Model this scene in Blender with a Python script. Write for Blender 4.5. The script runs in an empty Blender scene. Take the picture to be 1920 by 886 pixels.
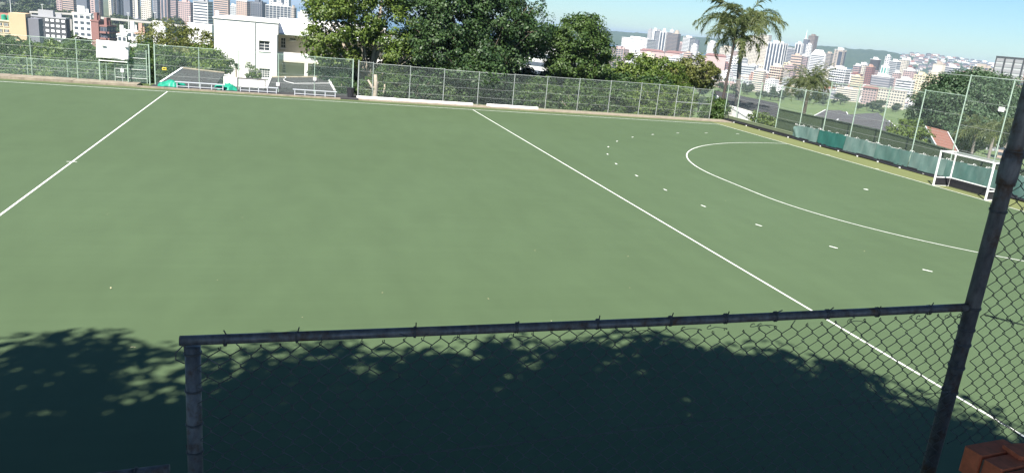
import bpy, math, random
import numpy as np
from mathutils import Matrix, Vector
random.seed(7); rng = np.random.default_rng(7)
sc = bpy.context.scene
# ------------------------------------------------------------------ camera
CAM = np.array([8.49475830, -34.6343450, 7.12173711])
YAW, PITCH, ROLL, FPX = 0.297092925, -0.271371183, 0.0937084175, 1435.37777
_f = np.array([math.sin(YAW)*math.cos(PITCH), math.cos(YAW)*math.cos(PITCH), math.sin(PITCH)])
_r = np.cross(_f, [0, 0, 1]); _r /= np.linalg.norm(_r); _u = np.cross(_r, _f)
_c, _s = math.cos(ROLL), math.sin(ROLL)
RGT, UPV, FWD = _c*_r+_s*_u, -_s*_r+_c*_u, _f
cd = bpy.data.cameras.new('camera'); cam = bpy.data.objects.new('camera', cd)
sc.collection.objects.link(cam); sc.camera = cam
M = Matrix.Identity(4)
for i in range(3):
    M[i][0], M[i][1], M[i][2], M[i][3] = RGT[i], UPV[i], -FWD[i], CAM[i]
cam.matrix_world = M
cd.sensor_width = 36; cd.lens = 36*FPX/1920; cd.clip_start = 0.05; cd.clip_end = 90000
# ------------------------------------------------------------------ light
SUN_EL = math.radians(50); SUN_AZ = math.radians(214.8)      # azimuth of the sun, clockwise from +Y
to_sun = Vector((math.sin(SUN_AZ)*math.cos(SUN_EL), math.cos(SUN_AZ)*math.cos(SUN_EL), math.sin(SUN_EL)))
w = bpy.data.worlds.new('World'); sc.world = w; w.use_nodes = True
nt = w.node_tree; nt.nodes.clear()
sky = nt.nodes.new('ShaderNodeTexSky'); sky.sky_type = 'NISHITA'; sky.sun_disc = False
sky.sun_elevation = SUN_EL; sky.sun_rotation = SUN_AZ; sky.altitude = 60
sky.air_density = 1.0; sky.dust_density = 0.1; sky.ozone_density = 3.0
bg = nt.nodes.new('ShaderNodeBackground'); bg.inputs[1].default_value = 0.05
out = nt.nodes.new('ShaderNodeOutputWorld')
tint = nt.nodes.new('ShaderNodeMix'); tint.data_type = 'RGBA'; tint.blend_type = 'MULTIPLY'; tint.inputs[0].default_value = 1
tint.inputs[7].default_value = (.65, .87, 1.06, 1)            # one white balance for the whole sky
nt.links.new(sky.outputs[0], tint.inputs[6]); nt.links.new(tint.outputs[2], bg.inputs[0]); nt.links.new(bg.outputs[0], out.inputs[0])
sl = bpy.data.lights.new('sun', 'SUN'); sl.energy = 5.0; sl.angle = math.radians(0.55); sl.color = (1, .95, .87)
so = bpy.data.objects.new('sun', sl); sc.collection.objects.link(so)
so.rotation_euler = to_sun.to_track_quat('Z', 'Y').to_euler()
sc.view_settings.view_transform = 'Standard'; sc.view_settings.look = 'None'
sc.view_settings.exposure = 1.25; sc.view_settings.gamma = 1; sc.view_settings.use_curve_mapping = False
sc.render.engine = 'CYCLES'
sc.cycles.use_denoising = True; sc.cycles.max_bounces = 6; sc.cycles.transparent_max_bounces = 24
sc.cycles.volume_bounces = 0; sc.cycles.caustics_reflective = False; sc.cycles.caustics_refractive = False
# ------------------------------------------------------------------ pixel rays (photo pixels, 1920 x 886)
def ray(x, y): return FWD + RGT*(x-960)/FPX - UPV*(y-443)/FPX
def atz(x, y, z=0.): d = ray(x, y); return CAM + d*(z-CAM[2])/d[2]
def aty(x, y, Y): d = ray(x, y); return CAM + d*(Y-CAM[1])/d[1]
def atx(x, y, X): d = ray(x, y); return CAM + d*(X-CAM[0])/d[0]
def atr(x, y, D): d = ray(x, y); return CAM + d*D/math.hypot(d[0], d[1])   # horizontal distance D
def ground(X, Y):
    s = math.hypot(max(-60-X, X-51.6, 0), max(-70-Y, Y-31.6, 0))
    z = float(np.interp(s, [0, 2, 15, 100, 300, 600, 900, 5000], [-.35, -1.6, -4.5, -17, -36, -50, -55, -57]))
    az = math.degrees(math.atan2(X-CAM[0], Y-CAM[1])); D = math.hypot(X-CAM[0], Y-CAM[1])
    coast = float(np.interp(az, [-60, -11, -8, 10, 25, 60, 100], [4600, 4600, 2400, 2700, 3600, 4200, 4200]))
    if D > coast: z -= min((D-coast)*.05, 22)
    return z
# ------------------------------------------------------------------ helpers
COL = sc.collection
def tag(o, label=None, cat=None, group=None, kind=None):
    if label: o['label'] = label
    if cat: o['category'] = cat
    if group: o['group'] = group
    if kind: o['kind'] = kind
    return o
def empty(name, loc, rz=0, label=None, cat=None, group=None):
    o = bpy.data.objects.new(name, None); COL.objects.link(o); o.location = loc; o.rotation_euler = (0, 0, rz)
    o.empty_display_size = .2
    return tag(o, label, cat, group)
def link(name, me, parent=None, color=None):
    o = bpy.data.objects.new(name, me); COL.objects.link(o); o.parent = parent
    if color is not None: o.color = (*color, 1)
    return o
class MB:
    def __init__(s): s.v = []; s.f = []; s.m = []; s.o = np.zeros(3)
    def at(s, o): s.o = np.array(o, float); return s
    def add(s, vs, fs, m=0):
        n = len(s.v); s.v += [tuple(np.array(v, float)-s.o) for v in vs]
        s.f += [tuple(i+n for i in f) for f in fs]; s.m += [m]*len(fs); return s
    def box(s, a, b, m=0):
        x0, y0, z0 = a; x1, y1, z1 = b
        return s.add([(x0,y0,z0),(x1,y0,z0),(x1,y1,z0),(x0,y1,z0),(x0,y0,z1),(x1,y0,z1),(x1,y1,z1),(x0,y1,z1)],
            [(0,3,2,1),(4,5,6,7),(0,1,5,4),(1,2,6,5),(2,3,7,6),(3,0,4,7)], m)
    def prism(s, poly, d, m=0):          # polygon of 3D points extruded by vector d
        n = len(poly); a = [np.array(p, float) for p in poly]; b = [p+np.array(d, float) for p in a]
        return s.add(a+b, [tuple(range(n))[::-1], tuple(range(n, 2*n))]+[(i, (i+1) % n, n+(i+1) % n, n+i) for i in range(n)], m)
    def tube(s, pts, r, n=8, m=0, cap=True):
        pts = [np.array(p, float) for p in pts]; rs = r if hasattr(r, '__len__') else [r]*len(pts)
        vs = []; prev = None
        for i, p in enumerate(pts):
            t = pts[min(i+1, len(pts)-1)]-pts[max(i-1, 0)]; t = t/(np.linalg.norm(t)+1e-9)
            if prev is None:
                a = np.cross(t, [0, 0, 1]) if abs(t[2]) < .9 else np.cross(t, [1, 0, 0])
            else: a = prev-t*(prev@t)
            a = a/(np.linalg.norm(a)+1e-9); prev = a; b = np.cross(t, a)
            vs += [p+rs[i]*(a*math.cos(q)+b*math.sin(q)) for q in np.linspace(0, 2*math.pi, n, endpoint=False)]
        fs = [(i*n+j, i*n+(j+1) % n, (i+1)*n+(j+1) % n, (i+1)*n+j) for i in range(len(pts)-1) for j in range(n)]
        if cap: fs += [tuple(range(n))[::-1], tuple(range((len(pts)-1)*n, len(pts)*n))]
        return s.add(vs, fs, m)
    def mesh(s, name, mats, smooth=False):
        me = bpy.data.meshes.new(name); me.from_pydata(s.v, [], s.f)
        for m in (mats if isinstance(mats, (list, tuple)) else [mats]): me.materials.append(m)
        me.polygons.foreach_set('material_index', s.m)
        if smooth: me.polygons.foreach_set('use_smooth', [True]*len(s.f))
        me.update(); return me
    def build(s, name, mats, parent=None, color=None, smooth=False):
        return link(name, s.mesh(name, mats, smooth), parent, color)
def arr_mesh(name, V, Q, mats, mi=None, smooth=False):
    me = bpy.data.meshes.new(name); V = np.asarray(V, np.float32); Q = np.asarray(Q, np.int32)
    me.vertices.add(len(V)); me.vertices.foreach_set('co', V.ravel())
    k = Q.shape[1]; me.loops.add(Q.size); me.loops.foreach_set('vertex_index', Q.ravel())
    me.polygons.add(len(Q)); me.polygons.foreach_set('loop_start', np.arange(0, Q.size, k, dtype=np.int32))
    me.polygons.foreach_set('loop_total', np.full(len(Q), k, np.int32))
    for m in (mats if isinstance(mats, (list, tuple)) else [mats]): me.materials.append(m)
    if mi is not None: me.polygons.foreach_set('material_index', np.asarray(mi, np.int32))
    if smooth: me.polygons.foreach_set('use_smooth', np.ones(len(Q), bool))
    me.update(calc_edges=True); me.validate(); return me
# ------------------------------------------------------------------ materials
class N:
    def __init__(s, name):
        s.m = bpy.data.materials.new(name); s.m.use_nodes = True; s.t = s.m.node_tree; s.t.nodes.clear()
        s.out = s.n('OutputMaterial')
    def n(s, typ, **k):
        o = s.t.nodes.new('ShaderNode'+typ)
        for a, b in k.items():
            if a.startswith('i'):
                o.inputs[int(a[1:])].default_value = b
            else: setattr(o, a, b)
        return o
    def l(s, a, b): s.t.links.new(a, b)
    def noise(s, scale, detail=4, rough=.6, vec=None, sx=None):
        t = s.n('TexNoise'); t.inputs['Scale'].default_value = scale; t.inputs['Detail'].default_value = detail
        t.inputs['Roughness'].default_value = rough
        c = s.n('TexCoord'); v = vec or c.outputs['Object']
        if sx:
            mp = s.n('Mapping'); mp.inputs['Scale'].default_value = sx; s.l(v, mp.inputs[0]); v = mp.outputs[0]
        s.l(v, t.inputs['Vector']); return t.outputs['Fac']
    def ramp(s, fac, stops):
        r = s.n('ValToRGB'); e = r.color_ramp.elements
        while len(e) < len(stops): e.new(.5)
        for i, (p, c) in enumerate(stops): e[i].position = p; e[i].color = (*c, 1) if len(c) == 3 else c
        s.l(fac, r.inputs[0]); return r.outputs[0]
    def mix(s, fac, a, b, mode='MIX'):
        x = s.n('Mix', data_type='RGBA', blend_type=mode)
        for sock, val in ((x.inputs[0], fac), (x.inputs[6], a), (x.inputs[7], b)):
            if hasattr(val, 'is_linked'): s.l(val, sock)
            else: sock.default_value = val if not isinstance(val, tuple) else (*val, 1)[:4]
        return x.outputs[2]
    def bsdf(s, col, rough=.7, metal=0., spec=.5, bump=None, bs=.3, bd=.02):
        b = s.n('BsdfPrincipled')
        if hasattr(col, 'is_linked'): s.l(col, b.inputs['Base Color'])
        else: b.inputs['Base Color'].default_value = (*col, 1)
        if hasattr(rough, 'is_linked'): s.l(rough, b.inputs['Roughness'])
        else: b.inputs['Roughness'].default_value = rough
        b.inputs['Metallic'].default_value = metal; b.inputs['Specular IOR Level'].default_value = spec
        if bump is not None:
            q = s.n('Bump'); q.inputs['Strength'].default_value = bs; q.inputs['Distance'].default_value = bd
            s.l(bump, q.inputs['Height']); s.l(q.outputs[0], b.inputs['Normal'])
        s.l(b.outputs[0], s.out.inputs[0]); return s.m
def simple(name, c, rough=.7, var=.25, scale=3., metal=0., bs=.2, bd=.01, spec=.4):
    k = N(name); f = k.noise(scale, 6, .65)
    col = k.ramp(f, [(.25, tuple(x*(1-var) for x in c)), (.75, tuple(min(1, x*(1+var)) for x in c))])
    return k.bsdf(col, rough, metal, spec, f, bs, bd)
def objcol(name, rough=.8, var=.12, scale=.12):
    k = N(name); oi = k.n('ObjectInfo'); f = k.noise(scale, 5, .6)
    v = k.ramp(f, [(.25, (1-var,)*3), (.75, (1, 1, 1))])
    return k.bsdf(k.mix(1., oi.outputs['Color'], v, 'MULTIPLY'), rough, 0, .2)
def leafmat(name, dark, mid, light, trans=.3, island=True):
    k = N(name); g = k.n('NewGeometry')
    r = k.ramp(g.outputs['Random Per Island'], [(0., dark), (.55, mid), (1., light)])
    f = k.noise(.35, 3, .5)
    col = k.mix(k.ramp(f, [(.35, (0, 0, 0)), (.7, (.55,)*3)]), r, light)
    b = k.n('BsdfPrincipled'); b.inputs['Roughness'].default_value = .5; b.inputs['Specular IOR Level'].default_value = .35
    k.l(col, b.inputs['Base Color'])
    t = k.n('BsdfTranslucent'); k.l(k.mix(1., col, (1., 1.15, .5), 'MULTIPLY'), t.inputs[0])
    m = k.n('MixShader'); m.inputs[0].default_value = trans; k.l(b.outputs[0], m.inputs[1]); k.l(t.outputs[0], m.inputs[2])
    k.l(m.outputs[0], k.out.inputs[0]); return k.m
def meshmat(name, col, pitch=.055, cover=.09):
    """woven wire too fine to draw singly: diamond pattern of opaque wire and open air, in object metres (x along, z up)"""
    k = N(name); tc = k.n('TexCoord'); sp = k.n('SeparateXYZ'); k.l(tc.outputs['Object'], sp.inputs[0])
    fac = None
    for op in ('ADD', 'SUBTRACT'):
        a = k.n('Math', operation=op); k.l(sp.outputs[0], a.inputs[0]); k.l(sp.outputs[2], a.inputs[1])
        d = k.n('Math', operation='DIVIDE', i1=pitch); k.l(a.outputs[0], d.inputs[0])
        fr = k.n('Math', operation='FRACT'); k.l(d.outputs[0], fr.inputs[0])
        lt = k.n('Math', operation='LESS_THAN', i1=cover); k.l(fr.outputs[0], lt.inputs[0])
        if fac is None: fac = lt.outputs[0]
        else:
            mx = k.n('Math', operation='MAXIMUM'); k.l(fac, mx.inputs[0]); k.l(lt.outputs[0], mx.inputs[1]); fac = mx.outputs[0]
    b = k.n('BsdfPrincipled'); b.inputs['Base Color'].default_value = (*col, 1); b.inputs['Roughness'].default_value = .5
    t = k.n('BsdfTransparent'); m = k.n('MixShader'); k.l(fac, m.inputs[0]); k.l(t.outputs[0], m.inputs[1]); k.l(b.outputs[0], m.inputs[2])
    k.l(m.outputs[0], k.out.inputs[0]); return k.m
def turf(name, c, c2):
    k = N(name)
    big = k.noise(.05, 5, .6); mid = k.noise(.9, 5, .6, sx=(1, .35, 1)); fine = k.noise(120, 2, .6)
    a = k.ramp(big, [(.3, c), (.7, c2)])
    a = k.mix(1., a, k.ramp(mid, [(.25, (.92,)*3), (.75, (1.06,)*3)]), 'MULTIPLY')
    a = k.mix(1., a, k.ramp(k.noise(.5, 4, .7, sx=(.25, 5, 1)), [(.3, (.965,)*3), (.7, (1.03,)*3)]), 'MULTIPLY')
    a = k.mix(1., a, k.ramp(fine, [(.3, (.82,)*3), (.7, (1.15,)*3)]), 'MULTIPLY')
    return k.bsdf(a, .85, 0, .25, fine, .35, .01)
MT = dict(
    turf=turf('turf_green', (.066, .102, .047), (.075, .115, .056)),
    olive=turf('turf_olive', (.135, .155, .06), (.155, .172, .07)),
    turf2=turf('turf_edge', (.095, .125, .05), (.11, .14, .06)),
    line=simple('line_paint', (.66, .68, .62), .85, .28, 3),
    kerb=simple('old_concrete', (.25, .215, .16), .9, .4, 2.2, bs=.5, bd=.03),
    asphalt=simple('asphalt', (.04, .038, .04), .9, .3, 5),
    galv=simple('galvanised_pipe', (.42, .45, .43), .45, .15, 6, .3),
    palegreen=simple('pale_green_pipe', (.36, .46, .37), .55, .15, 5),
    oldpipe=simple('weathered_pipe', (.17, .165, .165), .5, .55, 12, .35, .4, .004),
    darkwire=simple('dark_wire', (.12, .12, .12), .6, .3, 30, .4),
    alu=simple('bench_aluminium', (.62, .64, .68), .4, .1, 5, .35),
    white=simple('white_paint', (.8, .8, .78), .6, .06, 2),
    whitewall=simple('white_plaster', (.8, .79, .76), .85, .05, .7),
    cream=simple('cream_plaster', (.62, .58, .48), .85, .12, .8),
    tarp=simple('green_tarp', (.015, .25, .16), .45, .25, 4, bs=.5, bd=.05),
    canvas=simple('white_canvas', (.78, .76, .73), .8, .07, 1.5, bs=.3, bd=.05),
    black=simple('black_rubber', (.022, .022, .026), .55, .3, 5),
    slate=simple('grey_roof_sheet', (.045, .044, .046), .85, .3, 3),
    palmdark=simple('dark_palm_bark', (.06, .05, .045), .95, .4, 8, bs=.8, bd=.03),
    redtile=simple('red_clay_tile', (.24, .115, .085), .85, .2, 5),
    fibre=simple('weathered_fibre_cement', (.08, .08, .085), .9, .35, 2.5),
    darkwall=simple('olive_painted_wall', (.055, .08, .042), .8, .12, .6),
    lowwall=simple('grey_green_wall', (.14, .17, .10), .85, .12, .8),
    glass=simple('window_glass', (.04, .05, .06), .12, .3, .5, spec=.6),
    frame=simple('window_frame', (.7, .7, .68), .6, .06, 3),
    bark=simple('bark', (.12, .095, .07), .95, .4, 6, bs=.8, bd=.03),
    palebark=simple('pale_bark', (.34, .29, .23), .95, .3, 5, bs=.8, bd=.03),
    palmbark=simple('palm_bark', (.23, .205, .185), .95, .3, 8, bs=.8, bd=.03),
    brick=simple('red_brick', (.70, .17, .07), .85, .3, 18, bs=.5, bd=.004),
    yellow=simple('yellow_paint', (.7, .55, .08), .6, .1, 4),
    terrace=simple('terrace_concrete', (.22, .21, .19), .9, .3, 1.5),
    paint=objcol('facade_paint'), roofing=objcol('roof_paint', .85, .25, .2),
    farglass=simple('facade_glass', (.07, .085, .11), .2, .3, .05, spec=.6),
    meshgreen=meshmat('chain_link_wire', (.26, .36, .31), .055, .065),
    meshgrey=meshmat('chain_link_wire_grey', (.26, .32, .30), .055, .055),
    leafA=leafmat('leaf_bright', (.035, .075, .012), (.075, .13, .022), (.15, .20, .04)),
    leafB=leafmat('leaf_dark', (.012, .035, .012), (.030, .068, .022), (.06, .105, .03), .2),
    leafC=leafmat('leaf_mid', (.022, .055, .014), (.050, .095, .022), (.095, .15, .035)),
    leafO=leafmat('leaf_olive', (.055, .075, .015), (.105, .125, .028), (.17, .18, .05)),
    leafP=leafmat('palm_leaflet', (.035, .06, .018), (.07, .105, .032), (.15, .165, .06), .25),
    leafG=leafmat('leaf_round', (.026, .06, .026), (.05, .095, .042), (.09, .14, .07), .2),
    leafF=leafmat('far_leaf', (.022, .045, .018), (.04, .07, .025), (.075, .10, .035), .15),
)
k = N('weathered_pipe_rusty'); f = k.noise(9, 6, .7); g = k.noise(45, 4, .6, sx=(1, 1, .3)); h = k.noise(3.5, 5, .65)
c = k.ramp(g, [(.3, (.10, .10, .105)), (.7, (.21, .21, .215))])
c = k.mix(k.ramp(f, [(.52, (0, 0, 0)), (.66, (.85,)*3)]), c, (.12, .065, .035)); c = k.mix(k.ramp(h, [(.58, (0, 0, 0)), (.72, (.6,)*3)]), c, (.30, .29, .27))
MT['oldpipe'] = k.bsdf(c, k.ramp(f, [(.4, (.42,)*3), (.65, (.85,)*3)]), .3, .4, g, .5, .003)
def cloth(name, a, b):
    k = N(name); f = k.noise(1.1, 5, .6, sx=(1, 1, .45)); g = k.noise(14, 3, .5)
    col = k.mix(1., k.ramp(f, [(.3, a), (.72, b)]), k.ramp(g, [(.2, (.88,)*3), (.8, (1.1,)*3)]), 'MULTIPLY')
    return k.bsdf(col, .8, 0, .2, f, .3, .04)
MT['cloth_pale'] = cloth('shade_cloth_bleached', (.085, .155, .14), (.18, .245, .225))
MT['cloth_dark'] = cloth('shade_cloth_new', (.020, .10, .085), (.035, .13, .11))
MT['cloth_mid'] = cloth('shade_cloth_worn', (.055, .125, .11), (.13, .20, .18))
def groundmat():
    k = N('hillside_ground'); tc = k.n('TexCoord')
    f = k.noise(.012, 6, .6); g = k.noise(.06, 6, .65)
    grass = k.ramp(g, [(.3, (.075, .115, .045)), (.55, (.12, .165, .065)), (.8, (.17, .19, .09))])
    city = k.ramp(g, [(.3, (.05, .075, .035)), (.55, (.11, .125, .075)), (.75, (.26, .25, .22))])
    ln = k.n('VectorMath', operation='DISTANCE'); k.l(tc.outputs['Object'], ln.inputs[0]); ln.inputs[1].default_value = (0, 0, 0)
    mp = k.n('MapRange', i1=1050., i2=1250.); k.l(ln.outputs['Value'], mp.inputs[0])
    return k.bsdf(k.mix(mp.outputs[0], grass, city), .95, 0, .1)
MT['ground'] = groundmat()
def seamat():
    k = N('sea_water'); f = k.noise(.02, 4, .6)
    return k.bsdf((.03, .10, .15), .25, 0, .5, f, .2, 1.)
MT['sea'] = seamat()
k = N('bluff_bush'); f = k.noise(.012, 8, .7)
MT['bluff'] = k.bsdf(k.ramp(f, [(.3, (.02, .045, .02)), (.7, (.055, .085, .035))]), .95, 0, .1, f, 1., 12.)
# ------------------------------------------------------------------ setting: ground, sea, bluff, pitch
g1 = np.concatenate([-np.geomspace(5200, 75, 44), np.linspace(-70, 64, 46), np.geomspace(68, 5200, 62)])
V = [(x, y, ground(x, y)) for y in g1 for x in g1]; n = len(g1)
I = np.arange((n-1)*n).reshape(n-1, n)[:, :-1].ravel()
o = link('ground', arr_mesh('ground', V, np.stack([I, I+1, I+n+1, I+n], 1), MT['ground'], smooth=True)); tag(o, kind='structure')
mb = MB(); R_ = 38000
ring = [(R_*math.cos(a), R_*math.sin(a), -62) for a in np.linspace(0, 2*math.pi, 48, endpoint=False)]
mb.add(ring, [tuple(range(48))]); tag(mb.build('sea', MT['sea']), kind='structure')
# the wooded bluff across the bay: ridge read from the skyline, standing some 5.5 km away
rid = [(900, 40), (1100, 54), (1145, 58), (1200, 62), (1260, 66), (1330, 71), (1400, 79), (1440, 83), (1490, 87), (1540, 86), (1565, 87), (1600, 92), (1640, 93.5), (1662, 95.5), (1690, 102), (1735, 105), (1770, 108), (1800, 112), (1850, 120), (1900, 127), (1990, 138), (2200, 160)]
px = np.linspace(900, 2200, 240); py = np.interp(px, [a for a, b in rid], [b for a, b in rid])
V = []; prof = [(-1150, 0), (-900, .22), (-600, .5), (-350, .74), (-150, .92), (0, 1), (200, .93), (600, .6), (1200, 0)]
for i, (x, y) in enumerate(zip(px, py)):
    P = atr(x, y, 5500); d = np.array([P[0]-CAM[0], P[1]-CAM[1]]); d /= np.linalg.norm(d)
    for j, (off, h) in enumerate(prof):
        z = -64+(P[2]+64)*h + (random.uniform(-5, 5) if 0 < j < 8 and j != 5 else random.uniform(-2.5, 2.5) if j == 5 else 0)
        V.append((P[0]+d[0]*off, P[1]+d[1]*off, z))
m_ = len(prof); Q = [(i*m_+j, (i+1)*m_+j, (i+1)*m_+j+1, i*m_+j+1) for i in range(len(px)-1) for j in range(m_-1)]
tag(link('hills', arr_mesh('hills', V, Q, MT['bluff'], smooth=True)), kind='structure')
# pitch
HW, HL, NL = 26.61, 45.7, .075/2
pitch = empty('pitch', (0, 0, 0)); tag(pitch, kind='structure')
def sheet(name, x0, y0, x1, y1, z, mat, parent=pitch):
    return MB().add([(x0, y0, z), (x1, y0, z), (x1, y1, z), (x0, y1, z)], [(0, 1, 2, 3)]).build(name, mat, parent)
MB().box((-52, -29.5, -.25), (48.35, 28.45, 0)).build('turf_surface', MT['turf'], pitch)
sheet('run_off_strip', HL+.04, -29, 48.3, 28.4, .004, MT['olive'])
sheet('run_off_strip', -51, HW+.95, HL+.04, 28.4, .004, MT['turf2'])
Z = .008
for X in (0, -22.9, 22.9): sheet('painted_line', X-NL, -HW, X+NL, HW, Z, MT['line'])
for X in (-HL, HL): sheet('painted_line', X-NL, -HW, X+NL, HW, Z, MT['line'])
for Y in (-HW, HW): sheet('painted_line', -HL, Y-.055, HL, Y+.055, Z+.004, MT['line'])
sheet('painted_tick', -.2, -.035, .18, .035, Z+.004, MT['line'])
def arc(R0, wd, gx, sgn):
    pts = []
    for cy, a0, a1 in ((1.83, 90, 180), (-1.83, 180, 270)):
        for a in np.linspace(a0, a1, 40): pts.append((gx-sgn*R0*abs(math.cos(math.radians(a))), cy+R0*math.sin(math.radians(a)), 0))
    return pts
pin, pout = arc(14.63-.075, 0, HL, 1), arc(14.63, 0, HL, 1)
V = [(x, y, Z+.004) for x, y, _ in pin]+[(x, y, Z+.004) for x, y, _ in pout]; n = len(pin)
MB().add(V, [(i, n+i, n+i+1, i+1) for i in range(n-1)]).build('painted_circle', MT['line'], pitch)
# dashes of the 5 m ring, where the photograph shows them
dashpx = [(1383,251),(1324,249.5),(1270.7,249.5),(1223.9,252.2),(1185.9,257.2),(1156.7,264.9),(1140.6,275.3),(1139.1,289.1),(1155.2,307.1),(1193.6,329.4),(1247.3,355.8),(1318.7,386.1),(1422.6,422.2),(1562.7,463.3),(1739,507)]
for x, y in dashpx:
    P = atz(x, y); cy = 1.83 if P[1] > 1.83 else (-1.83 if P[1] < -1.83 else P[1])
    t = np.array([-(P[1]-cy), P[0]-HL]); t /= np.linalg.norm(t); q = np.array([-t[1], t[0]]); c = P[:2]
    MB().add([(*(c+t*a*.16+q*b*.045), Z) for a, b in ((-1,-1),(1,-1),(1,1),(-1,1))], [(0,1,2,3)]).build('painted_dash', MT['line'], pitch)
P = (HL-6.4, 0); MB().add([(P[0]+.13*math.cos(a), .13*math.sin(a), Z) for a in np.linspace(0, 6.283, 16, endpoint=False)], [tuple(range(16))]).build('penalty_spot', MT['line'], pitch)
for Y in (6.83, 11.83, -6.83, -11.83): sheet('painted_tick', HL+NL, Y-NL, HL+.35, Y+NL, Z, MT['line'])
# leaf litter specks on the turf
mb = MB()
for x, y in [(204,401),(210,541),(411,525),(718,551),(919,562),(1174,480),(668,308),(883,320),(1184,540),(1037,604),(345,217),(1463,645),(250,652),(455,410),(1360,378),(1620,470),(1285,298),(1005,470)]:
    for _ in range(random.choice([1, 1, 2])):
        P = atz(x+random.uniform(-4, 4), y+random.uniform(-2, 2)); a = random.uniform(0, 6); s = random.uniform(.02, .038)
        mb.add([(P[0]+s*math.cos(a+q)*w_, P[1]+s*math.sin(a+q)*w_, .016+.015*random.random()) for q, w_ in ((0, 1), (1.6, .5), (3.14, 1), (4.7, .5))], [(0,1,2,3)])
for _ in range(50):
    P = (random.uniform(-5, 47), random.uniform(-22, 26)); a = random.uniform(0, 6); s = random.uniform(.01, .022)
    mb.add([(P[0]+s*math.cos(a+q), P[1]+s*math.sin(a+q), .016+.01*random.random()) for q in (0, 2, 4)], [(0,1,2)])
tag(mb.build('leaf_litter', simple('dry_leaf', (.45, .42, .25), .8, .4, 20)), 'tiny pale dry leaves scattered over the green turf', 'leaves', kind='stuff')
# ------------------------------------------------------------------ far side: kerb, terrace, fences
kerb = empty('kerb', (0, 29.1, 0)); tag(kerb, kind='structure')
x = -52.
while x < 48.2:
    L = random.uniform(1.6, 2.4); x1 = min(x+L, 48.2); dz = random.uniform(-.015, .015); mid = (x+x1)/2
    if -1.5 < mid < 13.4: y0, y1, h = 28.05, 28.45, .10
    else: y0, y1, h = 28.5, 30.3, (.17 if mid < 0 else .05)
    mb = MB().at((0, 29.1, 0)); mb.box((x+.008, y0+random.uniform(-.02, .02), -.3), (x1-.008, y1, h+dz)); mb.build('kerb_stone', MT['kerb'], kerb)
    x = x1
mb = MB(); mb.box((-1.45, 28.47, -1.5), (13.9, 32.2, .085)); tag(mb.build('pavement', MT['asphalt']), kind='structure')
mb = MB(); mb.box((-55, 30.32, -3), (-1.5, 31.5, .02)); mb.box((13.95, 30.32, -3), (50, 31.2, -.02)); tag(mb.build('verge', MT['ground']), kind='structure')

def fence(name, label, A, B, posts, z0, heights, mat, meshm, r=.03, wires=3, mesh_z0=None, top=True, group=None, thick=()):
    """posts: distances along A->B; heights: per post"""
    A = np.array(A, float); B = np.array(B, float); L = np.linalg.norm(B-A); e = (B-A)/L; rz = math.atan2(e[1], e[0])
    root = empty(name, (A[0], A[1], 0), rz, label, 'fence', group)
    hs = heights if hasattr(heights, '__len__') else [heights]*len(posts)
    z0s = z0 if hasattr(z0, '__len__') else [z0]*len(posts)
    for i, (d, h, zb) in enumerate(zip(posts, hs, z0s)):
        rr = r*1.6 if i in thick else r
        MB().tube([(d, 0, zb-.15), (d, 0, h)], rr, 8).tube([(d, 0, h-.01), (d, 0, h+.03)], rr*1.25, 8).build('post', mat, root, smooth=False)
    off = -r-.012
    for i in range(len(posts)-1):
        d0, d1 = posts[i], posts[i+1]; h0, h1 = hs[i], hs[i+1]; b0, b1 = z0s[i], z0s[i+1]
        if mesh_z0 is not None: b0 = b1 = mesh_z0
        if h0 != h1: h0 = h1 = min(h0, h1)
        MB().add([(d0, off, b0+.03), (d1, off, b1+.03), (d1, off, h1), (d0, off, h0)], [(0, 1, 2, 3)]).build('chain_link_panel', meshm, root)
        if top: MB().tube([(d0+rr, 0, h0-.03), (d1-rr, 0, h1-.03)], r*.62, 6).build('top_rail', mat, root)
        for k in range(1, wires+1):
            t = k/(wires+1); za, zb = b0+(h0-b0)*t, b1+(h1-b1)*t
            MB().tube([(d0, off-.012, za), ((d0+d1)/2, off-.012, (za+zb)/2-.02), (d1, off-.012, zb)], .007, 4).build('line_wire', MT['galv'], root)
    return root
YF = 30.
pL = [-24.7, -21.7, -18.7, -15.7, -12.6, -9.6, -6.6, -1.68]
fence('chain_link_fence', 'long pale green chain link fence on the kerb beside the covered white board', (-24.7, YF), (-1.68, YF), [p+24.7 for p in pL], .17, 3.03, MT['palegreen'], MT['meshgreen'], thick=(7,))
pB = [-1.3, 1.83, 4.72, 7.71, 10.48, 13.5]
fence('chain_link_fence', 'chain link fence behind the metal benches in front of the white house', (-1.3, YF), (13.5, YF), [p+1.3 for p in pB], .085, 3.08, MT['palegreen'], MT['meshgreen'], thick=(0, 5))
pC = [13.95, 15.12, 18.18, 21.05, 24.05, 27.2, 30.2, 33.2, 36.2, 39.2, 40.97, 42.88, 44.5, 46.53]
hC = [3.03, 2.96, 2.9, 2.86, 2.83, 2.86, 2.88, 2.9, 2.92, 2.93, 2.92, 2.9, 2.87, 2.8]
fc = fence('chain_link_fence', 'chain link fence in front of the leafy hedge and big trees', (13.95, YF), (46.53, YF), [p-13.95 for p in pC], 0., hC, MT['galv'], MT['meshgrey'], thick=(0,))
for d0_, d1_ in ((28.93, 30.55), (30.55, 32.58)): MB().tube([(d0_+.03, 0, 1.45), (d1_-.03, 0, 1.45)], .024, 6).build('mid_rail', MT['galv'], fc)
# low outer fence behind the left section
fence('low_fence', 'low green wire fence behind the fence with the covered white board', (-24, 32.2), (-2, 32.2), [0, 2.7, 5.4, 8.1, 10.8, 13.5, 16.2, 18.9, 22], -.4, 1.25, MT['palegreen'], MT['meshgreen'], r=.025, wires=1)
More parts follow.
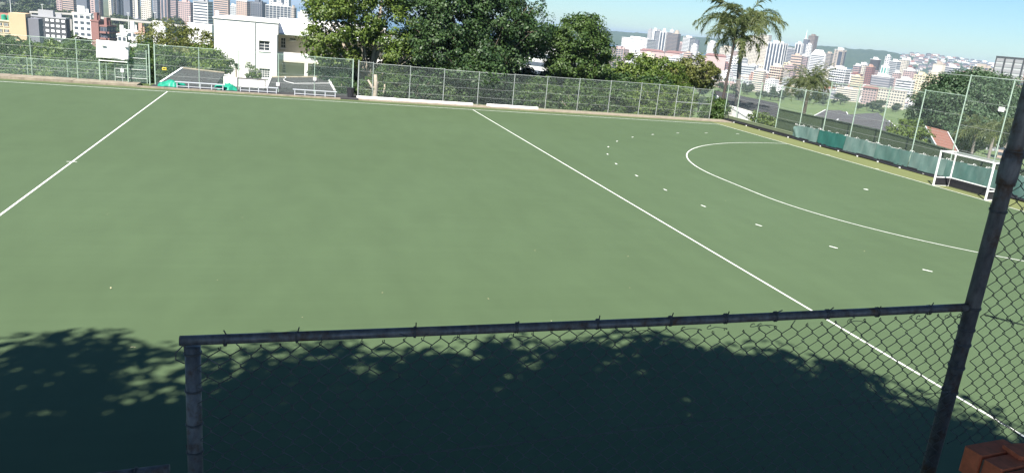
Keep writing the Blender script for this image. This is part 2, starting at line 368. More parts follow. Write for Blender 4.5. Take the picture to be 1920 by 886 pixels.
# gate leaf between covered board and gate posts
gt = empty('gate', (-4.05, YF-.12, .12), 0, 'narrow pale metal gate frame beside the covered white board', 'gate')
for x in (0, 2.2): MB().tube([(x, 0, 0), (x, 0, 2.5)], .03, 8).build('stile', MT['palegreen'], gt)
for z in (.35, 1.0, 1.85): MB().tube([(.03, 0, z), (2.17, 0, z)], .024, 8).build('rail', MT['galv'], gt)
MB().add([(.03, .03, .05), (2.17, .03, .05), (2.17, .03, 2.45), (.03, .03, 2.45)], [(0,1,2,3)]).build('chain_link_panel', MT['meshgreen'], gt)
# covered scoreboard
P = [aty(*q, 29.65) for q in ((181, 75), (243, 80), (241, 113), (181, 109))]
sb = empty('scoreboard', (P[0][0], 29.65, .17), 0, 'scoreboard wrapped in a white canvas cover on two pale posts', 'scoreboard')
mb = MB().at((P[0][0], 29.65, .17)); nx, nz = 16, 10; Vf = []
for j in range(nz+1):
    for i in range(nx+1):
        u, v = i/nx, j/nz
        p = (P[0]*(1-u)+P[1]*u)*(1-v)+(P[3]*(1-u)+P[2]*u)*v
        fold = .05*math.sin(u*9+v*5)*v+.09*max(0, u+v-1.3)*math.sin(30*(u-v))+.03*math.sin(17*u)*v
        Vf.append((p[0], p[1]-.12-fold, p[2]+(.05*math.sin(u*6) if j == nz else 0)))
nv = len(Vf); back = [(p[0], 29.65+.12, p[2]) for p in Vf]
Q = [(j*(nx+1)+i, (j+1)*(nx+1)+i, (j+1)*(nx+1)+i+1, j*(nx+1)+i+1) for j in range(nz) for i in range(nx)]
Qb = [tuple(nv+q for q in f[::-1]) for f in Q]
rim = [i for i in range(nx+1)]+[j*(nx+1)+nx for j in range(1, nz+1)]+[nz*(nx+1)+i for i in range(nx-1, -1, -1)]+[j*(nx+1) for j in range(nz-1, 0, -1)]
mb.add(Vf+back, Q+Qb+[(rim[i], rim[(i+1) % len(rim)], nv+rim[(i+1) % len(rim)], nv+rim[i]) for i in range(len(rim))])
mb.build('canvas_cover', MT['canvas'], sb, smooth=True)
for q in ((186, 111), (239, 114)):
    a = aty(*q, 29.65); MB().at((P[0][0], 29.65, .17)).tube([(a[0], 29.65, .17), (a[0], 29.65, a[2]+.3)], .045, 8).build('leg', MT['palegreen'], sb)
a, b = aty(186, 113, 29.65), aty(239, 117, 29.65)
MB().at((P[0][0], 29.65, .17)).tube([(a[0], 29.55, a[2]), (b[0], 29.55, b[2])], .035, 6).build('lower_rail', MT['galv'], sb)
for q in ((193, 83), (236, 86)):
    a = aty(*q, 29.4); MB().at((P[0][0], 29.65, .17)).prism([(a[0]-.14, 29.4, a[2]), (a[0]+.14, 29.4, a[2]), (a[0]+.1, 29.4, a[2]-.09), (a[0]-.12, 29.4, a[2]-.08)], (0, .06, 0)).build('eyelet_flap', MT['frame'], sb)
# short posts with boxes near the board
for x, lab in ((230, 'short white capped post beside the right leg of the covered board'),):
    p = aty(x, 150, 29.55); ps = empty('post_box', (p[0], 29.55, .17), 0, lab, 'post')
    MB().tube([(0, 0, 0), (0, 0, 1.15)], .03, 8).build('post', MT['galv'], ps); MB().box((-.1, -.08, .72), (.1, .08, .95)).build('junction_box', MT['white'], ps)
# benches
def bench(label, xa, xb, ya_px, yb_px, Y, legs, table=False):
    a, b = aty(xa, ya_px, Y), aty(xb, yb_px, Y); L = b[0]-a[0]; zt = .085+.46
    t = empty('bench', (a[0], Y, .085), 0, label, 'bench', 'metal benches beside the pitch')
    MB().box((0, -.15, .40), (L, .15, .445)).build('seat', MT['alu'], t)
    for i in range(legs):
        x = .15+(L-.3)*i/(legs-1)
        MB().box((x-.03, -.12, 0), (x+.03, -.06, .40)).box((x-.03, .06, 0), (x+.03, .12, .40)).box((x-.028, -.06, .06), (x+.028, .06, .11)).build('leg', MT['alu'], t)
    for i in range(legs-1):
        x0 = .15+(L-.3)*i/(legs-1)+.03; x1 = .15+(L-.3)*(i+1)/(legs-1)-.03
        MB().box((x0, -.11, .09), (x1, -.07, .14)).build('stretcher', MT['alu'], t)
    return t
bench('long metal bench with five legs between the two green tarps', 328, 422, 152, 159, 28.95, 5)
bench('metal bench under the grey tube frame beside the white low wall', 447, 522, 163, 168, 28.95, 5)
bench('metal bench in front of the grey shed roof with five legs', 549, 632, 168, 174, 28.85, 5)
a, b = aty(445, 153, 29.1), aty(497, 158, 29.1)
t = empty('tube_frame', (a[0], 29.1, .085), 0, 'grey square tube frame standing over the middle bench', 'frame'); L = b[0]-a[0]
for x in (0, L):
    MB().box((x-.03, -.03, 0), (x+.03, .03, .92)).build('leg', MT['oldpipe'], t); MB().box((x-.03, .5, 0), (x+.03, .56, .92)).build('leg', MT['oldpipe'], t)
MB().box((-.03, -.03, .92), (L+.03, .03, .98)).build('rail', MT['oldpipe'], t); MB().box((-.03, .5, .92), (L+.03, .56, .98)).build('rail', MT['oldpipe'], t)
# crumpled green tarps
def tarp(label, xa, xb, yb, Y, h):
    a, b = aty(xa, yb, Y), aty(xb, yb, Y); cx, L = (a[0]+b[0])/2, (b[0]-a[0])
    nx, ny = 26, 12; Vt = []
    for j in range(ny+1):
        for i in range(nx+1):
            u, v = i/nx*2-1, j/ny*2-1; rr = max(0, 1-(u*u)**1.3-(v*v)**1.5)
            hh = h*rr**.5*(.70+.16*math.sin(5*u+2*v+xa)+.13*math.sin(11*u-7*v)+.10*random.uniform(-1, 1))
            Vt.append((u*L/2*(1+.06*math.sin(9*v)), v*.55*(1+.15*math.sin(7*u)), max(.006, hh)))
    Q = [(j*(nx+1)+i, j*(nx+1)+i+1, (j+1)*(nx+1)+i+1, (j+1)*(nx+1)+i) for j in range(ny) for i in range(nx)]
    o = link('tarp', arr_mesh('tarp', Vt, Q, MT['tarp'])); o.location = (cx, Y, .09); tag(o, label, 'tarp')
tarp('crumpled bright green tarp beside the tall gate posts', 297, 348, 158, 29.55, .5)
tarp('crumpled bright green tarp between two metal benches', 402, 446, 162, 29.6, .5)
# white boundary beams
for xa, ya, xb, yb, lab in ((668, 186, 886, 203, 'long white painted beam lying along the fence by the black bin'), (912, 202, 1008, 208, 'shorter white painted beam lying under the overhanging branches')):
    a, b = aty(xa, ya, 29.55), aty(xb, yb, 29.55); L = b[0]-a[0]; t = empty('beam', (a[0], 29.55, .05), 0, lab, 'beam'); k_ = max(2, int(L/2.8))
    for i in range(k_):
        MB().box((i*L/k_+.015, -.14, 0), ((i+1)*L/k_-.015, .12, .18+random.uniform(-.015, .015))).build('segment', MT['whitewall'], t)
a = aty(657, 180, 29.6)
t = empty('bin', (a[0], 29.6, .085), 0, 'black plastic bin at the end of the terrace fence', 'bin')
MB().tube([(0, 0, 0), (0, 0, .7)], [.24, .29], 16).build('body', MT['black'], t, smooth=False); MB().tube([(0, 0, .7), (0, 0, .76)], [.31, .31], 16).build('rim', MT['black'], t)
for xb_, yb_, lab in ((521, 158, 'small white box on the fence post right of the house corner'), (590, 148, 'small white box on the fence post above the third bench')):
    a = aty(xb_, yb_, 29.9); t = empty('junction_box', (a[0], 29.9, a[2]), 0, lab, 'box'); MB().box((-.12, -.09, -.12), (.12, .06, .12)).build('case', MT['white'], t); MB().box((-.04, -.06, -.22), (.04, .0, -.122)).build('conduit', MT['galv'], t)
a = aty(308, 129, 29.93); t = empty('warning_sign', (a[0], 29.93, a[2]), 0, 'small yellow sign hung on the chain link above the green tarp', 'sign')
MB().box((-.15, -.02, -.1), (.15, .0, .1)).build('plate', MT['yellow'], t); MB().box((-.1, -.026, -.04), (.1, -.02, .03)).build('print', MT['black'], t)
# ------------------------------------------------------------------ right end: low wall, fence, shade cloth, goal
lw = empty('low_wall', (48.55, 30.6, 0), 0, 'low grey green wall along the end of the pitch', 'wall')
for i in range(20):
    y1 = 30.6-i*2.9; y0 = y1-2.88
    MB().at((48.55, 30.6, 0)).box((48.5, y0, -.3), (48.72, y1, .42)).build('wall_panel', MT['lowwall'], lw)
MB().at((48.55, 30.6, 0)).box((48.49, -27.4, .422), (48.76, 30.6, .47)).build('coping', MT['lowwall'], lw)
pY = [31.5, 29.4, 26.1, 23.05, 19.85, 16.85, 13.7, 10.7, 7.5, 4.2, 1.1, -2.1, -5.3, -8.5]
hR = [3.9, 3.9, 3.95, 3.97, 4.0, 4.9, 5.05, 5.15, 5.3, 6.55, 6.55, 6.55, 6.55, 6.55]
rf = fence('tall_fence', 'tall pale green chain link fence on posts behind the goal', (49, 31.5), (49, -8.5), [31.5-y for y in pY], .1, hR, MT['palegreen'], MT['meshgrey'], r=.038, wires=3, mesh_z0=.45)
MB().tube([(31.5-y, 0, z) for y, z in ((16.85, 4.85), (13.7, 5.0), (10.7, 5.1), (7.5, 6.45), (4.2, 6.5), (1.1, 6.55), (-5, 6.55))], .018, 5).build('top_cable', MT['galv'], rf)
fl = empty('floodlight_box', (48.93, 1.75, 0), 0, 'small white box fixed to a tall fence post in front of the round tree', 'box')
a = atx(1877, 205, 48.9); fl.location = (48.93, a[1], a[2]); MB().box((-.06, -.16, -.13), (.06, .16, .13)).build('case', MT['white'], fl); MB().box((.061, -.3, -.03), (.1, .0, .03)).build('bracket', MT['galv'], fl)
# dark screen wall standing behind the fence
dw = empty('screen_wall', (50.5, 25.1, 0), 0, 'dark olive green screen wall behind the tall fence', 'wall')
y = 25.1; i = 0
while y > -12:
    h = float(np.interp(y, [-12, 3, 7, 13, 25], [1.35, 1.42, 1.65, 1.88, 1.84])); MB().at((50.5, 25.1, 0)).box((50.45, y-3.0, -3.), (50.6, y-.004, h)).build('wall_panel', MT['darkwall'], dw); y -= 3.004
mbp = MB().at((50.5, 25.1, 0)); mbp.prism([(50.40, 25.1, 1.85), (50.40, 13, 1.91), (50.40, 7, 1.68), (50.40, 3, 1.45), (50.40, -12, 1.38), (50.40, -12, 1.43), (50.40, 3, 1.50), (50.40, 7, 1.73), (50.40, 13, 1.96), (50.40, 25.1, 1.90)], (.26, 0, 0)); mbp.build('coping', MT['darkwall'], dw)
# black drain pipe and kick strip
mb = MB(); pts = []
for i in range(60):
    y = 30.4-i*.98; pts.append((48.31+.03*math.sin(i*.7)+.04*math.sin(i*1.9), y, .075+.03*math.sin(i*.45)))
hp = empty('rubber_kickstrip', (48.36, 30.4, 0), 0, 'black rubber strip running along the foot of the end wall', 'strip')
MB().at((48.36, 30.4, 0)).tube(pts, .065, 8).build('hose', MT['black'], hp, smooth=True)
MB().at((48.36, 30.4, 0)).box((48.41, -27, .0), (48.45, 30, .25)).build('backing', MT['black'], hp)
for i in range(18):
    y = 28.4-i*2.1; MB().at((48.36, 30.4, 0)).box((48.21, y-.06, .02), (48.25, y+.06, .10)).build('white_clip', MT['white'], hp)
tp = MB(); 
tp.tube([(48.3, 30.2, 0), (48.3, 30.2, .55), (48.3, 29.6, .55), (48.3, 29.6, 0)], .03, 6); tag(tp.build('hoop', MT['black']), 'small black metal hoop at the corner of the end wall', 'hoop')
# shade cloth panels tied to the fence
ys = [19.75, 16.6, 13.45, 10.2, 6.95, 3.9, .9, -2.2, -5.4]
looks = ['cloth_pale', 'cloth_dark', 'cloth_pale', 'cloth_mid', 'cloth_pale', 'cloth_mid', 'cloth_mid', 'cloth_pale']
labs = ['faded green shade cloth with a gathered corner where the row begins', 'darkest teal green shade cloth panel in the row on the fence', 'faded green shade cloth panel beside the darkest teal one', 'streaky green shade cloth panel two along from the darkest teal one', 'faded green shade cloth panel just beyond the left goal post', 'streaky green shade cloth panel behind the left half of the goal', 'streaky green shade cloth panel behind the right half of the goal', 'faded green shade cloth panel past the right goal post']
for i in range(8):
    ya, yb = ys[i], ys[i+1]; t = empty('shade_cloth', (48.82, ya, 0), 0, labs[i], 'shade cloth', 'green shade cloths along the end fence')
    nx, nz = 22, 10; Vc = []; ztop = [1.2, 1.28, 1.28, 1.26, 1.26, 1.32, 1.38, 1.42, 1.45][i]; ztb = [1.28, 1.28, 1.26, 1.26, 1.32, 1.38, 1.42, 1.45, 1.45][i]
    for side in (0, 1):
        for j in range(nz+1):
            for k in range(nx+1):
                u, v = k/nx, j/nz; sag = -.03*abs(math.sin(u*math.pi*3))*(v)
                z = .19+.012*math.sin(u*7+i*2)+(ztop*(1-u)+ztb*u-.19)*v+sag
                if i == 0 and u < .25: z *= 1-.15*(.25-u)*4*v
                xx = -.41+.07*v+.018*math.sin(u*5+i*2)*(1-v*.5)+.012*math.sin(u*13+v*4+i*3)+.006*math.sin(u*41+i)+side*.008
                if i == 0: xx -= .10*math.exp(-((u-.2+.25*v)/.06)**2)
                Vc.append((xx, (ya-.01-(ya-yb-.02)*u)-ya, z))
    m1 = (nx+1)*(nz+1); Q = [(j*(nx+1)+k, j*(nx+1)+k+1, (j+1)*(nx+1)+k+1, (j+1)*(nx+1)+k) for j in range(nz) for k in range(nx)]
    Q += [tuple(q+m1 for q in f[::-1]) for f in Q]
    link('fabric', arr_mesh('fabric', Vc, Q, MT[looks[i]], smooth=True), t)
    for k in range(4):
        u = .02+k/3*.94; z = ztop*(1-u)+ztb*u; MB().tube([(-.36, -(ya-yb)*u, z-.03), (-.30, -(ya-yb)*u+.03, z+.05), (-.14, -(ya-yb)*u, z-.01)], .011, 5).build('tie', MT['white'], t)
    MB().tube([(-.33, -(ya-yb)*u, ztop*(1-u)+ztb*u-.03-.02*abs(math.sin(u*math.pi*3))) for u in np.linspace(.01, .99, 19)], .012, 4).build('rope', MT['white'], t)
# hockey goal
goal = empty('hockey_goal', (HL, 0, 0), 0, 'white framed hockey goal with dark backboards on the end line', 'goal')
r = .04
for y in (1.87, -1.87):
    MB().box((0, y-r, 0), (.075, y+r, 2.14)).build('goal_post', MT['white'], goal)
    MB().box((1.15, y-.03, .0), (1.21, y+.03, 2.1)).build('rear_upright', MT['white'], goal)
    MB().box((.076, y-.03, 2.07), (1.15, y+.03, 2.13)).build('top_side_bar', MT['white'], goal)
    MB().box((.076, y-.025, .50), (1.15, y+.025, .55)).build('side_rail', MT['white'], goal)
    MB().box((.076, y-.025, .0), (1.15, y+.025, .05)).build('ground_bar', MT['white'], goal)
    MB().box((.55, y-.024, .051), (.61, y+.024, .499)).build('side_brace', MT['white'], goal)
    MB().box((.08, y*.985-.012, .055), (1.14, y*.985+.012, .495)).build('side_board', MT['black'], goal)
MB().box((0, -1.83, 2.14-.075), (.075, 1.83, 2.14)).build('crossbar', MT['white'], goal)
MB().box((1.15, -1.84, 2.07), (1.20, 1.84, 2.12)).build('rear_top_bar', MT['galv'], goal)
MB().box((1.15, -1.84, .50), (1.20, 1.84, .55)).build('rear_rail', MT['white'], goal)
MB().box((1.16, -1.83, .01), (1.185, 1.83, .495)).build('backboard', MT['black'], goal)
mb = MB()
for k in range(1, 5): mb.tube([(.09+k*.22, -1.83, 2.10), (.09+k*.22, 1.83, 2.10)], .008, 4)
mb.build('net_bar', MT['galv'], goal)
# ------------------------------------------------------------------ foreground: terrace, fence, bricks
mb = MB(); poly = [(-32.35, 5.25), (-30.2, 2.9), (-28.6, .7), (-28.3, -1), (-90, -1), (-90, 5.25)]
mb.prism([(-70, y, z) for y, z in poly], (150, 0, 0)); tag(mb.build('embankment', MT['terrace']), kind='structure')
FY0, FY1 = -32.04, -32.20; PX0, PX1 = 8.185, 11.345
nf = empty('boundary_fence', (PX0, FY0, 5.2), 0, 'weathered pipe and chain link fence close by under the tree shade', 'fence')
nf_o = (PX0, FY0, 5.2)
RZ0, RZ1 = 5.985, 6.12
MB().at(nf_o).tube([(PX0+.005, FY0, 5.1), (PX0+.005, FY0, RZ0-.022)], .026, 20).build('post', MT['oldpipe'], nf, smooth=True)
mb = MB().at(nf_o)
pts = [(PX0-.035+(PX1-PX0+.02)*t, FY0+(FY1-FY0)*t, RZ0+(RZ1-RZ0)*t-.006*math.sin(t*math.pi)) for t in np.linspace(0, 1, 14)]
mb.tube(pts, .0175, 20); mb.build('top_rail', MT['oldpipe'], nf, smooth=True)
MB().at(nf_o).tube([(PX1, FY1, 5.1), (PX1, FY1, 9.4)], .031, 20).build('tall_post', MT['oldpipe'], nf, smooth=True)
def band(p, axis, rad, wd, name='tie_wire', turns=2, mat='darkwire'):
    ax = np.array(axis, float); ax /= np.linalg.norm(ax); a = np.cross(ax, [.3, .9, .2]); a /= np.linalg.norm(a); b = np.cross(ax, a)
    pts = [np.array(p)+ax*wd*(q/(turns*2*math.pi)-.5)+rad*(a*math.cos(q)+b*math.sin(q)) for q in np.linspace(0, turns*2*math.pi, turns*12)]
    pts.append(pts[-1]+np.array([random.uniform(-.015, .015), -.01, random.uniform(.01, .025)]))
    MB().at(nf_o).tube(pts, .0024, 5).build(name, MT[mat], nf)
for t in (.035, .11, .24, .36, .46, .555, .63, .70, .775, .85, .93): band((PX0+(PX1-PX0)*t, FY0+(FY1-FY0)*t, RZ0+(RZ1-RZ0)*t-.004), (1, -.05, .04), .020, random.uniform(.006, .018))
for z in (5.94, 5.80, 5.67, 5.56): band((PX0+.005, FY0, z), (0, 0, 1), .0285, .006)
for z in (6.12, 6.02, 5.95, 5.84, 5.72, 6.55, 6.75, 6.80, 7.1): band((PX1, FY1, z), (0, 0, 1), .034, .012)
MB().at(nf_o).tube([(PX1, FY1, 6.66), (PX1, FY1, 6.70), (PX1, FY1, 6.76), (PX1, FY1, 6.80)], [.036, .039, .039, .036], 20).build('sleeve', MT['oldpipe'], nf, smooth=True)
MB().at(nf_o).tube([(PX1+.03, FY1, 6.79), (PX1+1.6, FY1-.05, 6.82)], .02, 12).build('mid_rail', MT['oldpipe'], nf)
MB().at(nf_o).tube([(PX1+.03, FY1, 9.2), (PX1+1.6, FY1-.05, 9.2)], .02, 12).build('mid_rail', MT['oldpipe'], nf)
def chainlink(x0, x1, za, zb, zlo, w_, h_, yo, seed, slope=0., wr=.0019, top_gap=None, rag=None):
    """woven diamond wires: each wire zigzags and hooks its neighbour"""
    R2 = random.Random(seed); mb = MB().at(nf_o); nw = int((x1-x0)/w_)
    def warp(x, z):
        return (x+.010*math.sin(z*5+x*3)+.006*math.sin(x*11+z*7), .012*math.sin(x*2.3+z*3)+.006*math.sin(x*9), z+.008*math.sin(x*4.1)+.007*math.sin(x*1.7+2)*math.sin(z*4))
    for k in range(nw+1):
        xa = x0+k*w_; t = (xa-x0)/(x1-x0); ztop = za+(zb-za)*t - (top_gap(t) if top_gap else 0.)
        nseg = int((ztop-zlo)/h_)+1; pts = []
        for j in range(nseg):
            z = ztop-j*h_; s = (j+k) % 2
            x = xa+(w_ if s else 0)*1.0; jx, jz = R2.uniform(-.002, .002), R2.uniform(-.002, .002)
            X, Yo, Zz = warp(x+jx, z+jz); yy = FY0+(FY1-FY0)*(X-PX0)/(PX1-PX0)+yo+Yo
            d = .003 if s else -.003
            pts.append((X+(.0025 if s else -.0025), yy+d, Zz+.004)); pts.append((X+(.0025 if s else -.0025), yy-d, Zz-.004))
        if rag and rag(t, R2) and len(pts) > 2:
            p = pts[0]; pts = [(p[0]+R2.uniform(-.02, .02), p[1], p[2]+.02), (p[0]+R2.uniform(-.01, .01), p[1]-.01, p[2]+.012)]+pts
        if len(pts) > 1: mb.tube(pts, wr, 4, cap=False)
    return mb
chainlink(PX0+.03, PX1-.03, RZ0-.035, RZ1-.03, 5.16, .034, .034, -.024, 3, top_gap=lambda t: -.012+.020*max(0, math.sin(t*23))*(abs(t-.5) < .32), rag=lambda t, R2: R2.random() < .12).build('chain_link_panel', MT['darkwire'], nf)
chainlink(PX1+.035, PX1+1.5, 8.6, 8.6, 5.45, .034, .034, -.03, 5).build('chain_link_panel', MT['darkwire'], nf)
for t in (.28, .345, .50, .565, .60, .66, .67, .80, .905, .95, .97):      # knuckled ends hanging loose under the rail
    c = np.array([PX0+(PX1-PX0)*t, FY0+(FY1-FY0)*t-.02, RZ0+(RZ1-RZ0)*t-.026]); pts = []
    for q in np.linspace(0, 6.28*random.uniform(.6, 1.6), 14): pts.append(c+np.array([.026*math.cos(q)+.012*q, .006*math.sin(q*1.3), .005*math.sin(q*1.7)-.0015*q+random.uniform(-.002, .002)]))
    MB().at(nf_o).tube(pts, .0015, 4).build('loose_wire', MT['darkwire'], nf)
def twisted(pa, pb, sag, name, rr=.0016, barbs=0):
    pa, pb = np.array(pa, float), np.array(pb, float); mb = MB().at(nf_o)
    for ph in (0, math.pi):
        mb.tube([pa+(pb-pa)*t+np.array([0, .003*math.cos(t*90+ph), .003*math.sin(t*90+ph)-sag*math.sin(t*math.pi)]) for t in np.linspace(0, 1, 90)], rr, 4)
    for i in range(barbs):
        c = pa+(pb-pa)*(i+.6)/barbs; c[2] -= sag*math.sin((i+.6)/barbs*math.pi)
        for _ in range(3): d = np.array([random.uniform(-1, 1) for _ in range(3)])*.014; mb.tube([c-d, c+d], .0018, 4)
    mb.build(name, MT['darkwire'], nf)
twisted((PX0+.02, FY0-.03, 5.475), (PX1-.03, FY1-.03, 5.735), .012, 'tension_wire', .0014)
twisted((PX1+.03, FY1-.04, 6.10), (PX1+.9, FY1-.08, 5.94), .01, 'barbed_wire', .0018, 9)
twisted((PX1+.03, FY1-.05, 5.72), (PX1+.35, FY1-.25, 5.52), .0, 'tension_wire', .0018)
MB().at(nf_o).tube([(PX0-.02, FY0-.025, RZ0-.005), (PX0-.045, FY0-.03, RZ0-.03), (PX0-.045, FY0-.03, RZ0-.055), (PX0-.02, FY0-.02, RZ0-.075)], .0022, 6).build('wire_loop', MT['darkwire'], nf)
# lower rail of the next bay
a = atz(318, 879, 5.62); b = atz(60, 910, 5.60); d = np.array(b)-np.array(a)
lr = empty('lower_fence_bay', (a[0], a[1], 5.2), 0, 'pipe rail of the lower fence bay left of the corner post', 'fence')
MB().at((a[0], a[1], 5.2)).tube([a, a+d*4], .0175, 16).build('top_rail', MT['oldpipe'], lr, smooth=True)
for q in (.3, 3.6):
    p = a+d*q; MB().at((a[0], a[1], 5.2)).tube([(p[0], p[1], 4.6), (p[0], p[1], p[2]-.015)], .02, 12).build('post', MT['oldpipe'], lr)
band(a+d*.25, d, .02, .01)
# rowlock coping of red bricks on the parapet
BZ = 5.70; bA, bB = atz(1806, 836, BZ), atz(1880, 880, BZ)
be = (bB-bA)[:2]; be /= np.linalg.norm(be); bn = np.array([-be[1], be[0]])
if bn@FWD[:2] < 0: bn = -bn
bp = empty('brick_parapet', (bA[0], bA[1], 5.25), math.atan2(be[1], be[0]), 'orange red brick parapet end at the foot of the tall pipe post', 'wall')
sg = 1 if (be[0]*bn[1]-be[1]*bn[0]) > 0 else -1
def brick(x, y, z, dx, dy, dz, rz=0., rx=0., mat='brick'):
    c = .005; a, b, h = dx/2, dy/2, dz/2; poly = [(-a+c, -b, -h), (a-c, -b, -h), (a, -b+c, -h), (a, b-c, -h), (a-c, b, -h), (-a+c, b, -h), (-a, b-c, -h), (-a, -b+c, -h)]
    o = MB().prism(poly, (0, 0, dz)).build('brick', MT[mat], bp); o.location = (x, sg*y, z-5.25); o.rotation_euler = (rx, 0, rz)
MB().box((.02, sg*.015 if sg > 0 else -.205, 0), (1.5, .205 if sg > 0 else -.015, BZ-5.25-.012)).build('mortar', MT['kerb'], bp)
for k_ in range(16): brick(.038+k_*.088, .108+random.uniform(-.006, .006), BZ-.053+random.uniform(-.005, .004), .073, .222, .106, random.uniform(-.02, .02), random.uniform(-.02, .02))
for lay in range(4):
    for k_ in range(6): brick(.115+(lay % 2)*.11+k_*.236, .054, BZ-.106-.012-.0365-lay*.085, .222, .108, .073, random.uniform(-.012, .012)); brick(.115+(lay % 2)*.11+k_*.236, .175, BZ-.106-.012-.0365-lay*.085, .222, .106, .073)
brick(.10, .19, BZ+.010, .09, .10, .02, -.2, .02)
# ------------------------------------------------------------------ white house behind the benches
HY = 50.
pa, pb = aty(401, 34, HY), aty(521.5, 60, HY); X0, X1 = pa[0], pb[0]; ZT = pa[2]; zg = ground((X0+X1)/2, HY)-.5
ho = (X0, HY, zg)
house = empty('white_house', ho, 0, 'bright white two storey house with dark small paned windows', 'house')
def wall_open(x0, x1, z0, z1, y0, y1, holes, mat, name='wall'):
    """front wall slab with rectangular openings"""
    mb = MB().at(ho); xs = sorted({x0, x1, *[h[0] for h in holes], *[h[1] for h in holes]}); zs = sorted({z0, z1, *[h[2] for h in holes], *[h[3] for h in holes]})
    for i in range(len(xs)-1):
        for j in range(len(zs)-1):
            cx, cz = (xs[i]+xs[i+1])/2, (zs[j]+zs[j+1])/2
            if any(h[0] < cx < h[1] and h[2] < cz < h[3] for h in holes): continue
            mb.box((xs[i], y0, zs[j]), (xs[i+1], y1, zs[j+1]))
    # drop interior faces shared by neighbouring cells
    seen = {}
    for fi, f in enumerate(mb.f):
        key = tuple(sorted(tuple(np.round(mb.v[q], 4)) for q in f)); seen.setdefault(key, []).append(fi)
    drop = {fi for v in seen.values() if len(v) > 1 for fi in v}
    mb.m = [m for i, m in enumerate(mb.m) if i not in drop]; mb.f = [f for i, f in enumerate(mb.f) if i not in drop]
    return mb.build(name, mat, house)
def window(hole, y, cols, rows, parent=house, oy=.14):
    x0, x1, z0, z1 = hole; w_ = empty('window', ((x0+x1)/2-ho[0], y-ho[1], z0-ho[2])); w_.parent = parent
    c = ((x0+x1)/2, y, z0); t = .06
    for a, b in (((x0, z0), (x1, z0+t)), ((x0, z1-t), (x1, z1)), ((x0, z0+t), (x0+t, z1-t)), ((x1-t, z0+t), (x1, z1-t))):
        MB().at(c).box((a[0], y+oy, a[1]), (b[0], y+oy+.06, b[1])).build('frame', MT['frame'], w_)
    dx, dz = (x1-x0-2*t)/cols, (z1-z0-2*t)/rows
    for i in range(cols):
        for j in range(rows):
            MB().at(c).box((x0+t+i*dx+.02, y+oy+.035, z0+t+j*dz+.02), (x0+t+(i+1)*dx-.02, y+oy+.045, z0+t+(j+1)*dz-.02)).build('pane', MT['glass'], w_)
    for i in range(1, cols): MB().at(c).box((x0+t+i*dx-.02, y+oy+.005, z0+t), (x0+t+i*dx+.02, y+oy+.05, z1-t)).build('glazing_bar', MT['frame'], w_)
    for j in range(1, rows): MB().at(c).box((x0+t, y+oy+.010, z0+t+j*dz-.02), (x1-t, y+oy+.055, z0+t+j*dz+.02)).build('glazing_bar', MT['frame'], w_)
    MB().at(c).box((x0-.06, y-.08, z0-.09), (x1+.06, y+.02, z0-.005)).build('sill', MT['whitewall'], w_)
def hole(xa, ya, xb, yb, Y=HY): a, b = aty(xa, ya, Y), aty(xb, yb, Y); return (a[0], b[0], b[2], a[2])
h1, h2 = hole(485.5, 76, 506, 96.5), hole(486, 128, 506.5, 147.5)
wall_open(X0, X1, zg, ZT, HY, HY+.25, [h1, h2], MT['whitewall']); window(h1, HY, 2, 3); window(h2, HY, 4, 4)
mb = MB().at(ho); mb.box((X0, HY+.252, zg), (X0+.25, HY+9, ZT)); mb.box((X1-.25, HY+.252, zg), (X1, HY+9, ZT)); mb.box((X0+.26, HY+1.2, zg), (X1-.26, HY+1.3, ZT-.2)); mb.build('side_wall', MT['whitewall'], house)
mb = MB().at(ho); xm = X0+(X1-X0)*.27                          # front block roof: low pitch behind the parapet
pk = aty(431, 28, HY+4.5)
mb.prism([(X0-.12, HY-.1, ZT), (X1+.1, HY-.1, ZT), (X1+.1, HY-.1, ZT+.12), (X0-.12, HY-.1, ZT+.12)], (0, 9.3, 0)); mb.build('parapet', MT['whitewall'], house)
mb = MB().at(ho); mb.add([(X0, HY+.3, ZT+.125), (X1, HY+.3, ZT+.125), (X1, HY+4.5, pk[2]), (X0+1.6, HY+4.5, pk[2]), (X0, HY+9, ZT+.125), (X1, HY+9, ZT+.125)], [(0, 1, 2, 3), (4, 3, 2, 5), (0, 3, 4), (1, 5, 2)]); mb.build('roof', MT['white'], house)
# recessed wing under a wide eave
RX1 = X1+11.; RY = HY+2.6; e0 = aty(524, 64, HY+.9); ez = e0[2]; rz = aty(560, 38, HY+6)[2]
g1_, g2_, g3_ = hole(526, 70, 536, 91, RY), hole(543, 71, 555, 76.5, RY), hole(529, 116, 536, 137, RY)
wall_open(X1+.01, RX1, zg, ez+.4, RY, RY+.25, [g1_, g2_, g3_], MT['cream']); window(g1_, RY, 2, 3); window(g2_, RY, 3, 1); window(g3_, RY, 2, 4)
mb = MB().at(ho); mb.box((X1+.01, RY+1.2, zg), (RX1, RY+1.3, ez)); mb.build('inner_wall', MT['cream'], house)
mb = MB().at(ho); t = .12
mb.prism([(X1+.05, HY+.9, ez), (X1+.05, HY+6, rz), (X1+.05, HY+11, ez), (X1+.05, HY+11, ez+t), (X1+.05, HY+6, rz+t), (X1+.05, HY+.9, ez+t)], (RX1-X1+.5, 0, 0)); mb.build('roof', MT['white'], house)
mb = MB().at(ho); mb.tube([(X1+.05, HY+.82, ez), (RX1+.4, HY+.82, ez)], .08, 8); mb.build('gutter', MT['galv'], house)
ba, bb = aty(530, 100, HY+.9), aty(600, 117, HY+.9); mb = MB().at(ho)
mb.box((X1+.02, HY+.8, bb[2]-.2), (RX1, RY-.01, bb[2])); mb.build('balcony_floor', MT['cream'], house)
bz = aty(560, 100, HY+.9)[2]
